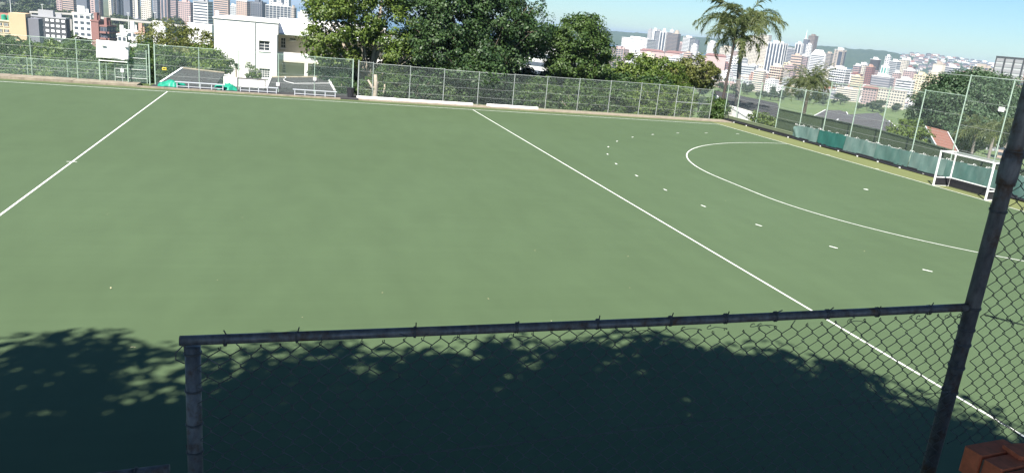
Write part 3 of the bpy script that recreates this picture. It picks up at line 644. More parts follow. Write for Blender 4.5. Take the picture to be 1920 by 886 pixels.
for k_ in range(3):
    xx = X1+.03+k_*3.6; MB().at(ho).box((xx, HY+.8, bb[2]+.003), (xx+3.58, HY+.95, bz)).build('balcony_panel', MT['whitewall'], house)
for xx in (aty(574, 130, HY+.9)[0], aty(574, 130, HY+.9)[0]+5.0): MB().at(ho).box((xx-.17, HY+.8, zg), (xx+.17, HY+1.14, bb[2]-.2)).build('column', MT['whitewall'], house)
d = aty(478.5, 60, HY-.1); MB().at(ho).tube([(d[0], HY-.08, zg+.2), (d[0], HY-.08, aty(478, 40, HY)[2])], .04, 8).build('downpipe', MT['galv'], house)
MB().at(ho).tube([(X1-.1, HY-.08, zg+.2), (X1-.1, HY-.08, ez)], .045, 8).build('downpipe', MT['galv'], house)
c = aty(407, 31, HY+1); MB().at(ho).box((c[0]-.18, HY+.8, ZT+.1), (c[0]+.18, HY+1.2, c[2]+.55)).build('chimney', MT['whitewall'], house)
# small outbuilding walls and shed roofs below the terrace
def shed(label, pts_px, Ys, mat, wall, thick=.12, n=6, barge=True):
    """roof slope given by four photo corners: near-left, far-left, far-right, near-right"""
    P = [aty(*q, Y) for q, Y in zip(pts_px, Ys)]; c = sum(P)/4; zg_ = min(ground(c[0], c[1]), P[0][2]-2)-.5
    oo = (P[0][0], P[0][1], zg_); t = empty('shed', oo, 0, label, 'shed')
    for i in range(n):                                        # corrugated sheets, each lapped a little over the next
        u0, u1 = i/n, (i+1)/n; a, b, c_, d_ = P[0]*(1-u0)+P[3]*u0, P[1]*(1-u0)+P[2]*u0, P[1]*(1-u1)+P[2]*u1, P[0]*(1-u1)+P[3]*u1
        MB().at(oo).prism([a, d_, c_, b], (0, 0, thick-.004*(i % 2))).build('roof_sheet', mat, t)
    MB().at(oo).prism([(P[0][0]+.2, P[0][1]+.2, zg_), (P[3][0]-.2, P[3][1]+.2, zg_), (P[2][0]-.2, P[2][1]+.0, zg_), (P[1][0]+.2, P[1][1]+.0, zg_)], (0, 0, P[0][2]-zg_-.02)).build('wall', wall, t)
    xl = P[1]+np.array([0, .06, 0]); xr = P[2]+np.array([0, .06, 0])
    MB().at(oo).prism([P[1]+[.1, -.02, -.1], P[2]+[-.1, -.02, -.1], (P[2][0]-.1, P[2][1]-.02, zg_), (P[1][0]+.1, P[1][1]-.02, zg_)], (0, .1, 0)).build('rear_wall', wall, t)
    if barge:
        for a, b in ((P[0], P[1]), (P[3], P[2])): 
            if 'left green tarp' in label and a is P[3]: continue
            MB().at(oo).prism([a+[-.09, 0, -.1], a+[.07, 0, -.1], a+[.07, 0, .2], a+[-.09, 0, .2]], b-a).build('barge_board', MT['white'], t)
    MB().at(oo).tube([P[1]+[0, 0, .14], P[2]+[0, 0, .14]], .09, 8).build('ridge_cap', MT['kerb'], t)
    return t
shed('dark grey shed roof with white edge behind the left green tarp', [(298, 160), (342, 131), (421, 140), (404, 163)], [32.5, 37, 37, 32.5], MT['slate'], MT['cream'])
s2 = shed('dark grey shed roof with a looping white pipe behind the third bench', [(501, 166), (508, 148), (613, 147.5), (628, 173)], [32.6, 37.5, 37.5, 32.6], MT['slate'], MT['whitewall'])
q = [aty(x, y, Y)+[0, 0, .2] for x, y, Y in ((534, 148, 37), (536, 150, 36.6), (532, 153, 35.8), (533, 156, 35.2), (540, 158.5, 34.6), (552, 161, 34))]
MB().at(s2.location).tube(q, .028, 6).build('loop_pipe', MT['white'], s2)
q = [aty(553, 161, 34)+[0, 0, .2], aty(617, 160.5, 34.2)+[0, 0, .2]]; MB().at(s2.location).tube(q, .025, 6).build('straight_pipe', MT['white'], s2)
a, b = aty(412, 141, 38), aty(482, 152, 38); t = empty('garden_wall', (a[0], 38, a[2]-4), 0, 'low white garden wall below the spiky plants', 'wall'); L = b[0]-a[0]
for k_ in range(3): MB().box((k_*L/3, 0, 0), ((k_+1)*L/3-.01, .2, 4-(.12*k_))).build('wall_panel', MT['whitewall'], t)
MB().box((-.05, -.05, 4.002), (L/3, .25, 4.07)).build('coping', MT['whitewall'], t)
a, b = aty(485, 152, 34.6), aty(552, 168, 34.6); t = empty('retaining_wall', (a[0], 34.6, -4), 0, 'white scalloped wall between the tube frame and the shed roof', 'wall'); L = b[0]-a[0]
for k_ in range(6): MB().box((k_*L/6, 0, 0), ((k_+1)*L/6-.02, .25, 4+.35-k_*.05)).build('wall_panel', MT['whitewall'], t)
# ------------------------------------------------------------------ vegetation
def leaves(C, Nn, size, rs, asp=.5, fold=.15):
    """diamond leaves at centres C with normals Nn"""
    n = len(C); Nn = Nn/(np.linalg.norm(Nn, axis=1, keepdims=True)+1e-9)
    t = np.cross(Nn, rs.normal(size=(n, 3))); t /= np.linalg.norm(t, axis=1, keepdims=True)+1e-9; b = np.cross(Nn, t)
    L = size*rs.uniform(.6, 1.3, (n, 1)); W = L*asp
    V = np.stack([C-t*L*.5, C+b*W*.5+Nn*L*fold, C+t*L*.5-Nn*L*fold*.6, C-b*W*.5+Nn*L*fold], 1).reshape(-1, 3)
    return V, np.arange(4*n).reshape(n, 4)
def crown_pts(blobs, nclump, nleaf, cl_r, rs, shell=.55, flat=.75, up=.4):
    bl = np.array(blobs, float); vol = (bl[:, 3]*bl[:, 4]*bl[:, 5])**(2/3); pick = rs.choice(len(bl), nclump, p=vol/vol.sum())
    d = rs.normal(size=(nclump, 3)); d /= np.linalg.norm(d, axis=1, keepdims=True)
    rad = shell+(1.04-shell)*rs.random((nclump, 1))**.6
    cc = bl[pick, :3]+d*rad*bl[pick, 3:6]
    li = np.repeat(np.arange(nclump), nleaf); q = rs.normal(size=(len(li), 3)); q /= np.linalg.norm(q, axis=1, keepdims=True)
    rr = rs.random((len(li), 1))**.4; cr = cl_r*rs.uniform(.6, 1.35, (nclump, 1))[li]
    P = cc[li]+q*rr*cr*np.array([1, 1, flat])
    Nn = q*.55+d[li]*.5+rs.normal(size=q.shape)*.45+np.array([0, 0, up])
    return P, Nn, cc
def tree(name, label, cat, base, blobs, mat, nclump, nleaf, cl_r, ls, trunk_r=.3, bark='bark', seed=1, group=None, split=.35, shell=.55, lean=(0, 0), hang=0, asp=.55):
    rs = np.random.default_rng(seed); b = np.array(base, float)
    root = empty(name, tuple(b), 0, label, cat, group); bl = np.array(blobs, float); top = bl[:, :3].mean(0)
    P, Nn, cc = crown_pts(bl, nclump, nleaf, cl_r, rs, shell)
    if hang:
        low = P[:, 2] < bl[:, 2].min()
        P[low, 2] -= rs.random(low.sum())*hang
    V, Q = leaves(P-b, Nn, ls, rs, asp); link('crown', arr_mesh('crown', V, Q, mat), root)
    fork = b+(top-b)*split+np.array([lean[0], lean[1], 0]); mb = MB().at(b)
    mid = (b+fork)/2+rs.normal(size=3)*[.15, .15, 0]*trunk_r*3
    mb.tube([b+[0, 0, -.6], b+[0, 0, .1], mid, fork], [trunk_r*1.5, trunk_r*1.1, trunk_r*.9, trunk_r*.75], 9); mb.build('trunk', MT[bark], root, smooth=True)
    mb = MB().at(b)
    for p in bl:
        m1 = fork+(p[:3]-fork)*.5+rs.normal(size=3)*p[3]*.12
        mb.tube([fork-(fork-mid)*.05, m1, p[:3]+[0, 0, -p[5]*.1]], [trunk_r*.55, trunk_r*.38, trunk_r*.2], 6)
        for _ in range(5):
            d = rs.normal(size=3); d[2] = abs(d[2])*.6-.1; d /= np.linalg.norm(d); s_ = m1+(p[:3]-m1)*rs.random()
            mb.tube([s_, s_+d*p[3:6]*.45+rs.normal(size=3)*.1*p[3], p[:3]+d*p[3:6]*.85], [trunk_r*.2, trunk_r*.13, trunk_r*.05], 5)
    mb.build('limbs', MT[bark], root, smooth=True)
    return root
def B(x, y, Y, rx, rz, ry=None): p = aty(x, y, Y); return (p[0], p[1], p[2], rx, ry or rx, rz)
def gp(x, Y, y=180): p = aty(x, y, Y); return (p[0], p[1], ground(p[0], p[1])-.1)
tree('fig_tree', 'large bright green tree with pale limbs beside the white house', 'tree', gp(700, 37.5),
     [B(625, 40, 37, 2.7, 2.4), B(690, 10, 37.5, 3.4, 3.0), B(610, 85, 36.5, 1.9, 1.6), B(665, 70, 38, 2.4, 1.7), B(735, 62, 36.5, 2.6, 2.4), B(760, 105, 35.5, 2.1, 1.3), B(720, -40, 38, 4, 3), B(610, 0, 38, 2.2, 2.2), B(640, 105, 36.5, 1.5, .8)],
     MT['leafA'], 430, 62, .74, .29, .42, 'palebark', 11, shell=.45)
tree('dark_tree', 'large dense dark green tree overhanging the chain link fence', 'tree', gp(880, 36.5),
     [B(850, 30, 36, 3.6, 3.4), B(920, 40, 36.5, 3.4, 3.6), B(830, 95, 35, 2.9, 2.0), B(905, 110, 34.2, 2.7, 1.7), B(965, 70, 36, 2.1, 2.4), B(880, -40, 37, 4.5, 3.2), B(985, 15, 37, 1.7, 1.5), B(800, 45, 36, 2.6, 2.6), B(955, 110, 35, 1.6, 1.0), B(985, 60, 35, 1.7, 1.2), B(905, 138, 32.2, 2.0, 1.3), B(900, 160, 31.2, .9, .9), B(935, 165, 31.2, .75, 1.2), B(870, 135, 33, 1.8, 1.0), B(1004, 55, 36.5, 1.7, 1.5), B(1000, 90, 36.5, 1.3, .9)],
     MT['leafB'], 820, 72, .78, .28, .5, 'bark', 12, shell=.4, hang=.8)
tree('round_tree', 'dome shaped green tree standing alone right of the dark tree', 'tree', gp(1090, 38.5),
     [B(1085, 70, 38, 2.6, 2.1), B(1050, 90, 38, 1.9, 1.7), B(1118, 92, 38, 1.7, 1.9), B(1080, 118, 37.5, 2.7, 1.4), B(1100, 45, 38, 1.6, 1.1), B(1120, 130, 37.5, 1.3, .9), B(1040, 125, 37, 1.3, .8)],
     MT['leafC'], 380, 60, .62, .26, .28, 'bark', 13, shell=.5)
tree('spreading_tree', 'yellow green leafy tree crown above the fence right of the dome tree', 'tree', gp(1210, 46),
     [B(1190, 130, 46, 2.8, 1.7), B(1240, 135, 46, 2.7, 1.5), B(1160, 140, 46, 1.9, 1.4), B(1215, 150, 44, 3.2, 1.3)], MT['leafA'], 360, 36, .5, .3, .25, 'bark', 14)
tree('olive_tree', 'rounded olive yellow tree crown beside the thin palm trunk', 'tree', gp(1300, 56),
     [B(1305, 132, 56, 2.6, 1.8), B(1275, 140, 56, 2.2, 1.6), B(1325, 145, 56, 1.7, 1.5)], MT['leafO'], 260, 34, .55, .32, .25, 'bark', 15)
# hedge shrubs behind the fence
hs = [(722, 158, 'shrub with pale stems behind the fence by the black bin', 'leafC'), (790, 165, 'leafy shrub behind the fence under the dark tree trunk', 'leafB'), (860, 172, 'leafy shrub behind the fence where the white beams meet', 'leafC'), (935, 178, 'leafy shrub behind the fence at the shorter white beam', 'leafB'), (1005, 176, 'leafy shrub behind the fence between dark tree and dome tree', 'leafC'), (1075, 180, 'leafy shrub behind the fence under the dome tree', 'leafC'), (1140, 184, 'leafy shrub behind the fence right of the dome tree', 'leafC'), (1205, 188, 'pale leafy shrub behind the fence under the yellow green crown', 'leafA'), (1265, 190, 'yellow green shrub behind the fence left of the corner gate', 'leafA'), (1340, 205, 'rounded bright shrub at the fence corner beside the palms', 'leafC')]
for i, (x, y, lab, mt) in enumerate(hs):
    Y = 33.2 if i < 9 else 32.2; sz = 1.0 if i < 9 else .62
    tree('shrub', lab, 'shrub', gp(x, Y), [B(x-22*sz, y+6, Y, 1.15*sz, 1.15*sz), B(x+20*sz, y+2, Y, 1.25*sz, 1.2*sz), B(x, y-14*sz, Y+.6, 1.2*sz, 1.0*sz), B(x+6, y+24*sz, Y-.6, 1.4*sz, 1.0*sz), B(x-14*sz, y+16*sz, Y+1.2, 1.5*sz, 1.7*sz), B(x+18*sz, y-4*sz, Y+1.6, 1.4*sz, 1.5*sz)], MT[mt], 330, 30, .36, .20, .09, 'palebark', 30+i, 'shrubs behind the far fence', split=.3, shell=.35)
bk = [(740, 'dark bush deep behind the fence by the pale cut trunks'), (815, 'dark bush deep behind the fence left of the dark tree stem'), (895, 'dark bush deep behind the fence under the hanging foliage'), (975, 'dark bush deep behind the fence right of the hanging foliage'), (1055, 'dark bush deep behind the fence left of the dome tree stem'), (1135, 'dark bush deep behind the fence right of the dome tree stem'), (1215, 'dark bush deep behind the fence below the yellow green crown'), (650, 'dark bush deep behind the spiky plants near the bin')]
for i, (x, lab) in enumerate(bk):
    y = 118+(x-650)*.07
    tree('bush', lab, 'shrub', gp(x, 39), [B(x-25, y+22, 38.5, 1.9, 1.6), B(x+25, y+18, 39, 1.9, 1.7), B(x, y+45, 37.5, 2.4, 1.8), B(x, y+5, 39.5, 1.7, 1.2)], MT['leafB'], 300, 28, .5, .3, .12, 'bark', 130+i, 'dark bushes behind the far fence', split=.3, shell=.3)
# trees behind the left fence
lt = [(30, 118, 42, 3.2, 2.3, 'leafC', 'green tree behind the fence below the yellow building'), (105, 118, 41, 3.0, 1.9, 'leafA', 'broad bright green tree behind the fence left of the covered board'), (160, 122, 39, 2.6, 1.9, 'leafC', 'mid green tree directly left of the covered white board'), (225, 135, 40, 2.6, 1.5, 'leafB', 'dark green tree behind the legs of the covered board'), (280, 118, 44, 2.8, 1.8, 'leafC', 'thin leafed tree behind the tall gate posts'), (330, 85, 60, 4.6, 2.6, 'leafO', 'spreading olive tree left of the white house with bare limbs showing'), (385, 118, 46, 2.2, 1.6, 'leafA', 'bright green bush against the left wall of the white house'), (-40, 125, 42, 3.2, 2.2, 'leafC', 'green tree at the far end of the left fence')]
for i, (x, y, Y, rx, rz_, mt, lab) in enumerate(lt):
    px_m = FPX/((aty(x, y, Y)-CAM)@FWD)
    tree('garden_tree', lab, 'tree', gp(x, Y), [B(x-rx*.55*px_m, y+.2*rz_*px_m, Y, rx*.62, rz_*.75), B(x+rx*.5*px_m, y+.1*rz_*px_m, Y, rx*.66, rz_*.72), B(x, y-.4*rz_*px_m, Y+.5, rx*.7, rz_*.6), B(x+.1*rx*px_m, y+.5*rz_*px_m, Y-1, rx*.8, rz_*.6)], MT[mt], 300 if mt != 'leafO' else 190, 30, .5 if mt != 'leafO' else .6, .28, .22, 'bark', 60+i, split=.55, shell=.4)
# big round tree, bush and roofs on the right, beyond the screen wall
def Br(x, y, D, rx, rz_): p = atr(x, y, D); return (p[0], p[1], p[2], rx, rx, rz_)
def gr(x, y, D): p = atr(x, y, D); return (p[0], p[1], ground(p[0], p[1])-.1)
D = 120; tree('banyan_tree', 'huge round dark green tree beyond the tall fence', 'tree', gr(1815, 230, D),
     [Br(1805, 184, D, 5.0, 3.4), Br(1845, 186, D, 4.8, 3.4), Br(1768, 205, D, 4.0, 3.4), Br(1880, 208, D, 3.2, 3.0), Br(1825, 200, D-3, 5.8, 3.8), Br(1745, 225, D, 2.2, 2.6), Br(1890, 225, D, 2.6, 2.4), Br(1790, 228, D-2, 4.6, 2.6), Br(1850, 232, D-2, 5.0, 2.8), Br(1820, 225, D-5, 5.2, 2.6), Br(1815, 250, 104, 2.4, 1.6), Br(1748, 215, D, 2.8, 3.2), Br(1825, 172, D, 4.2, 2.6)], MT['leafG'], 2100, 60, .95, .34, .8, 'bark', 21, shell=.6)
tree('bush', 'bright green bush between the grey roof and the red roof', 'shrub', gr(1705, 250, 92), [Br(1700, 247, 92, 1.9, 1.3), Br(1722, 258, 92, 1.7, 1.1), Br(1690, 262, 91, 1.6, 1.0)], MT['leafA'], 200, 30, .4, .25, .1, 'bark', 22)
tree('bush', 'pale bush against the white wall behind the low wall corner', 'shrub', gr(1432, 225, 74), [Br(1425, 222, 74, 1.1, .6), Br(1440, 230, 74, 1.0, .6)], MT['leafA'], 90, 30, .3, .2, .08, 'bark', 23)
# palms
def frond_mesh(L, droop, nl, ll, seed, curl=.0):
    rs = np.random.default_rng(seed); mb = MB(); n = 14; x, z = 0, 0; P = [(0, 0, 0)]
    for i in range(n):
        a = 1.05-droop*((i+1)/n)**1.15; x += L/n*math.cos(a); z += L/n*math.sin(a); P.append((x, curl*x*x/L, z))
    P = np.array(P); mb.tube(P, list(np.linspace(.04, .01, n+1)), 4)
    for i in range(nl):
        t = .14+.86*i/(nl-1); k = min(int(t*n), n-1); p = P[k]+(P[k+1]-P[k])*(t*n-k); tg = P[k+1]-P[k]; tg /= np.linalg.norm(tg)
        for s in (-1, 1):
            l_ = ll*(.4+.85*math.sin(math.pi*min(1, t*.85+.12)))*rs.uniform(.7, 1.2)
            d = tg*rs.uniform(.35, .8)+np.array([0, s*rs.uniform(.45, .9), rs.uniform(-.5, .45)]); d /= np.linalg.norm(d)
            e = p+d*l_*.5; f = p+d*l_*.85+np.array([0, 0, -l_*rs.uniform(.35, .75)]); w_ = np.cross(d, rs.normal(size=3)); w_ = w_/(np.linalg.norm(w_)+1e-9)*.020
            mb.add([p-w_, p+w_, e+w_*1.2, f, e-w_*1.2], [(0, 1, 2, 3, 4)])
    return mb.mesh('frond', MT['leafP'])
FR = {}
def palm(name, label, base, top, L, nfr, tr, seed, mat='palmbark', droops=(1.5, 2.1, 2.6), up=1., ll=.75, nl=34):
    rs = random.Random(seed); b = np.array(base, float); tp_ = np.array(top, float)
    root = empty(name, tuple(b), 0, label, 'palm')
    cur = [b+(tp_-b)*t+np.array([.12*math.sin(t*3+seed), .1*math.sin(t*2), 0]) for t in np.linspace(0, 1, 12)]
    cur[0] = b+np.array([0, 0, -.4])
    MB().at(b).tube(cur, list(np.linspace(tr*1.35, tr*.85, 12)), 10).build('trunk', MT[mat], root, smooth=True)
    c = cur[-1]
    mb = MB().at(b); mb.tube([c+[0, 0, -.35], c+[0, 0, 0], c+[0, 0, .4]], [tr*.9, tr*1.7, tr*.4], 8); mb.build('crown_shaft', MT['bark'], root, smooth=True)
    for i in range(nfr):
        dr = droops[i % len(droops)]; key = (round(L, 2), dr, ll, i % 2)
        if key not in FR: FR[key] = frond_mesh(L, dr, nl, ll, len(FR)+5, .25*(1 if i % 2 else -1))
        o = link('frond', FR[key], root); o.location = Vector(c-b); s = rs.uniform(.8, 1.1)
        o.rotation_euler = (rs.uniform(-.25, .25), rs.uniform(-.55, .55)*up, i*2.39996+rs.uniform(-.2, .2)); o.scale = (s, s, s)
    return root
D = 83
p = atr(1397, 52, D); q = atr(1383, 205, D); palm('queen_palm', 'tall palm with thick grey trunk beside a thinner palm', (q[0], q[1], ground(q[0], q[1])), (p[0]+0., p[1], p[2]), 5.4, 26, .2, 2, droops=(1.3, 1.8, 2.3, 2.9), nl=64)
D = 80
p = atr(1376, 78, D); q = atr(1352, 205, D); palm('queen_palm', 'shorter thin dark trunked palm leaning beside the thick palm', (q[0], q[1], ground(q[0], q[1])), (p[0], p[1], p[2]), 3.8, 17, .13, 5, 'palmdark', droops=(1.4, 1.9, 2.6), ll=.6, nl=54)
D = 175
p = atr(1518, 165, D); palm('date_palm', 'bushy date palm with shaggy round head in front of the city', (p[0], p[1], ground(p[0], p[1])), (p[0], p[1], p[2]), 6.6, 90, .38, 9, 'bark', (.8, 1.3, 1.9, 2.5, 3.1), ll=1.1, nl=34)
D = 100
for i, (x, y, Lf, lab) in enumerate(((1832, 255, 3.2, 'pale yellow green palm below the round tree beside the red roof'), (1868, 250, 3.4, 'yellow green palm with arching fronds near the tall dark post'), (1893, 262, 3.2, 'drooping palm half hidden behind the tall dark post'))):
    p = atr(x, y, D-6*i); palm('garden_palm', lab, (p[0], p[1], ground(p[0], p[1])), (p[0], p[1], p[2]), Lf, 20, .15, 20+i, 'palmbark', (1.0, 1.6, 2.2), ll=.7)
# spiky plants by the house
def yucca(label, x, y, Y, h, n, L):
    p = aty(x, y, Y); g = ground(p[0], p[1]); rs = random.Random(int(x)); root = empty('yucca', (p[0], p[1], g), 0, label, 'plant')
    MB().tube([(0, 0, 0), (0, 0, p[2]-g)], [.12, .08], 7).build('stem', MT['palebark'], root); mb = MB()
    for i in range(n):
        a = i*2.4; e = rs.uniform(-.5, 1.3); d = np.array([math.cos(a)*math.cos(e), math.sin(a)*math.cos(e), math.sin(e)]); w_ = np.array([-math.sin(a), math.cos(a), 0])*.04; c = np.array([0, 0, p[2]-g])
        l_ = L*rs.uniform(.7, 1.1); mb.add([c-w_, c+w_, c+d*l_*.6+w_, c+d*l_+[0, 0, -.12*l_], c+d*l_*.6-w_], [(0, 1, 2, 3, 4)])
    mb.build('leaf_rosette', MT['leafC'], root)
yucca('small spiky plant before the white house wall beside a taller one', 432, 132, 40, 2, 40, .5); yucca('taller spiky plant before the white house wall', 443, 126, 40, 2.4, 46, .6)
yucca('tall grey green spiky plant behind the black bin', 640, 152, 32.6, 1.5, 60, 1.0); yucca('lower spiky plant beside the black bin', 638, 170, 32.0, .8, 46, .8)
for x, y, lab in ((468, 133, 'narrow conical shrub before the white house wall'), (481, 138, 'small rounded shrub beside the lower house window')):
    tree('potted_shrub', lab, 'shrub', gp(x, 41), [B(x, y, 41, .38, .85 if x < 475 else .5), B(x, y+4, 41, .42, .4)], MT['leafA'], 40, 22, .2, .14, .05, 'bark', x, split=.4)
# cut trunks behind the fence by the bin
for x0_, y0_, x1_, y1_, r_, lab in ((707, 183, 690, 150, .10, 'leaning pale cut trunk behind the fence near the bin'), (703, 184, 704, 140, .17, 'upright pale tree trunk with peeling bark near the bin'), (715, 184, 722, 158, .09, 'short forked pale stump behind the fence')):
    a, b = aty(x0_, y0_, 32.3), aty(x1_, y1_, 32.3); t = empty('cut_trunk', (a[0], 32.3, a[2]-1), 0, lab, 'trunk')
    MB().at((a[0], 32.3, a[2]-1)).tube([(a[0], 32.3, a[2]-1.2), a, (a+b)/2+[.06, 0, 0], b], [r_*1.5, r_*1.2, r_, r_*.8], 9).build('stem', MT['palebark'], t, smooth=True)
    MB().at((a[0], 32.3, a[2]-1)).tube([(a+b)/2, (a+b)/2+[.25, 0, .35]], [r_*.6, r_*.4], 7).build('branch_stub', MT['palebark'], t)
# ------------------------------------------------------------------ trees behind the camera that shade the near turf
def shade(label, base, bl, seed, nc=1150): tree('shade_tree', label, 'tree', base, bl, MT['leafC'], nc, 34, .8, .40, .35, 'bark', seed, 'shade trees on the near embankment', split=.6, shell=.2, asp=.65)
shade('broad tree on the near embankment at the low fence bay', (-3, -37, 5.25), [(-7, -32.4, 13, 4.6, 3.8, 2.3), (-2.6, -31.2, 13, 3.6, 3.9, 2.2), (-4, -37.5, 13.5, 5, 4, 2.5), (.5, -33.2, 12.6, 2.6, 3.2, 2.0)], 91, 760)
shade('broad tree on the near embankment behind the fence rail', (4, -40, 5.25), [(2.6, -32.2, 13, 3.4, 3.9, 2.3), (6.6, -32.0, 13, 3.3, 3.6, 2.2), (3, -37.5, 13.6, 4.4, 4, 2.4), (8.6, -36.5, 13.4, 4.2, 4, 2.4)], 92)
shade('broad tree on the near embankment by the brick stack', (13, -41, 5.25), [(10.2, -31.9, 13, 3.3, 3.7, 2.2), (12.9, -32.9, 13, 2.6, 3.6, 2.0), (15.0, -35.9, 12.8, 3.4, 3.4, 2.0), (12.5, -37.2, 13.6, 4.4, 4, 2.4), (18, -39.5, 12.6, 4, 3.8, 2.2)], 93)
# ------------------------------------------------------------------ roofs below the right hand fence
def slab_roof(name, label, cat, ridge, eave, mat, tiles=True, wallm='whitewall', barge=True, back=True, n=7):
    """pitched roof from ridge (two photo points + distance) down to the eave (two points + distance); walls to the ground"""
    Ra, Rb = [atr(x, y, D) for x, y, D in ridge]; Ea, Eb = [atr(x, y, D) for x, y, D in eave]
    c = (Ra+Rb+Ea+Eb)/4; zg_ = min(ground(c[0], c[1]), Ea[2]-2.4, Eb[2]-2.4)-.4; oo = np.array([c[0], c[1], zg_])
    t = empty(name, tuple(oo), 0, label, cat)
    Fa, Fb = 2*Ra-Ea, 2*Rb-Eb; Fa[2], Fb[2] = Ea[2], Eb[2]
    rows = n if tiles else 3
    for i in range(rows):                                     # courses of tile, each stepping over the one below
        u0, u1 = i/rows, (i+1)/rows+.01
        a, b, c1, d1 = Ra+(Ea-Ra)*u0, Rb+(Eb-Rb)*u0, Rb+(Eb-Rb)*u1, Ra+(Ea-Ra)*u1
        MB().at(oo).prism([a+[0, 0, .02], d1+[0, 0, .07], c1+[0, 0, .07], b+[0, 0, .02]], (0, 0, .08)).build('tile_course', mat, t)
    MB().at(oo).prism([Ra, Rb, Fb, Fa], (0, 0, .12)).build('rear_slope', mat, t)
    MB().at(oo).tube([Ra+[0, 0, .12], Rb+[0, 0, .12]], .12, 8).build('ridge_cap', mat, t)
    for A_, R_2, F_ in ((Ea, Ra, Fa), (Eb, Rb, Fb)):
        inn = (c-A_)*np.array([1, 1, 0]); inn /= np.linalg.norm(inn); al = (Ra-Rb if A_ is Eb else Rb-Ra); al = al/np.linalg.norm(al)*.25
        MB().at(oo).prism([A_+al+[0, 0, -.05], R_2+al+[0, 0, -.05], F_+al+[0, 0, -.05], (F_+al)*[1, 1, 0]+[0, 0, zg_], (A_+al)*[1, 1, 0]+[0, 0, zg_]], tuple(al*.5)).build('gable_wall', MT[wallm], t)
        if barge: MB().at(oo).prism([A_+[0, 0, -.12], A_+[0, 0, .24], R_2+[0, 0, .24], R_2+[0, 0, -.12]], tuple(-al*.5)).build('barge_board', MT['white'], t)
    al = Rb-Ra; al = al/np.linalg.norm(al)*.4; iw = (Ra-Ea)*np.array([1, 1, 0]); iw = iw/np.linalg.norm(iw)*.35
    a, b = Ea+al+iw, Eb-al+iw
    MB().at(oo).prism([a, b, b*[1, 1, 0]+[0, 0, zg_], a*[1, 1, 0]+[0, 0, zg_]], tuple(iw*.4)).build('front_wall', MT[wallm], t)
    return t
slab_roof('tiled_house', 'house with orange red tiled roof and white gable edge below the fence', 'house', [(1735, 240, 98), (1775, 250, 100)], [(1758, 281, 84), (1796, 290, 86)], MT['redtile'])
slab_roof('grey_house', 'house with long weathered grey roof below the screen wall', 'house', [(1572, 226, 118), (1665, 229, 116)], [(1555, 243, 104), (1690, 252, 100)], MT['fibre'], wallm='whitewall')
slab_roof('grey_house', 'house with brownish roof and pale hip lines beside the bushy palm', 'house', [(1548, 208, 150), (1586, 212, 150)], [(1520, 223, 138), (1596, 232, 136)], MT['fibre'], wallm='cream')
slab_roof('low_building', 'low building with long grey roof and white fascia by the palm trunks', 'building', [(1345, 183, 96), (1462, 208, 92)], [(1352, 194, 86), (1468, 225, 81)], MT['slate'], n=4)
P = [atr(1362, 196, 80), atr(1460, 224, 74)]; zg_ = ground(P[0][0], P[0][1])-1; t = empty('courtyard_wall', (P[0][0], P[0][1], zg_), 0, 'white courtyard wall below the long grey roof', 'wall')
for k_ in range(4):
    a, b = P[0]+(P[1]-P[0])*k_/4, P[0]+(P[1]-P[0])*(k_+.995)/4; MB().at((P[0][0], P[0][1], zg_)).prism([a, b, (b[0], b[1], zg_), (a[0], a[1], zg_)], (.2, .2, 0)).build('wall_panel', MT['whitewall'], t)
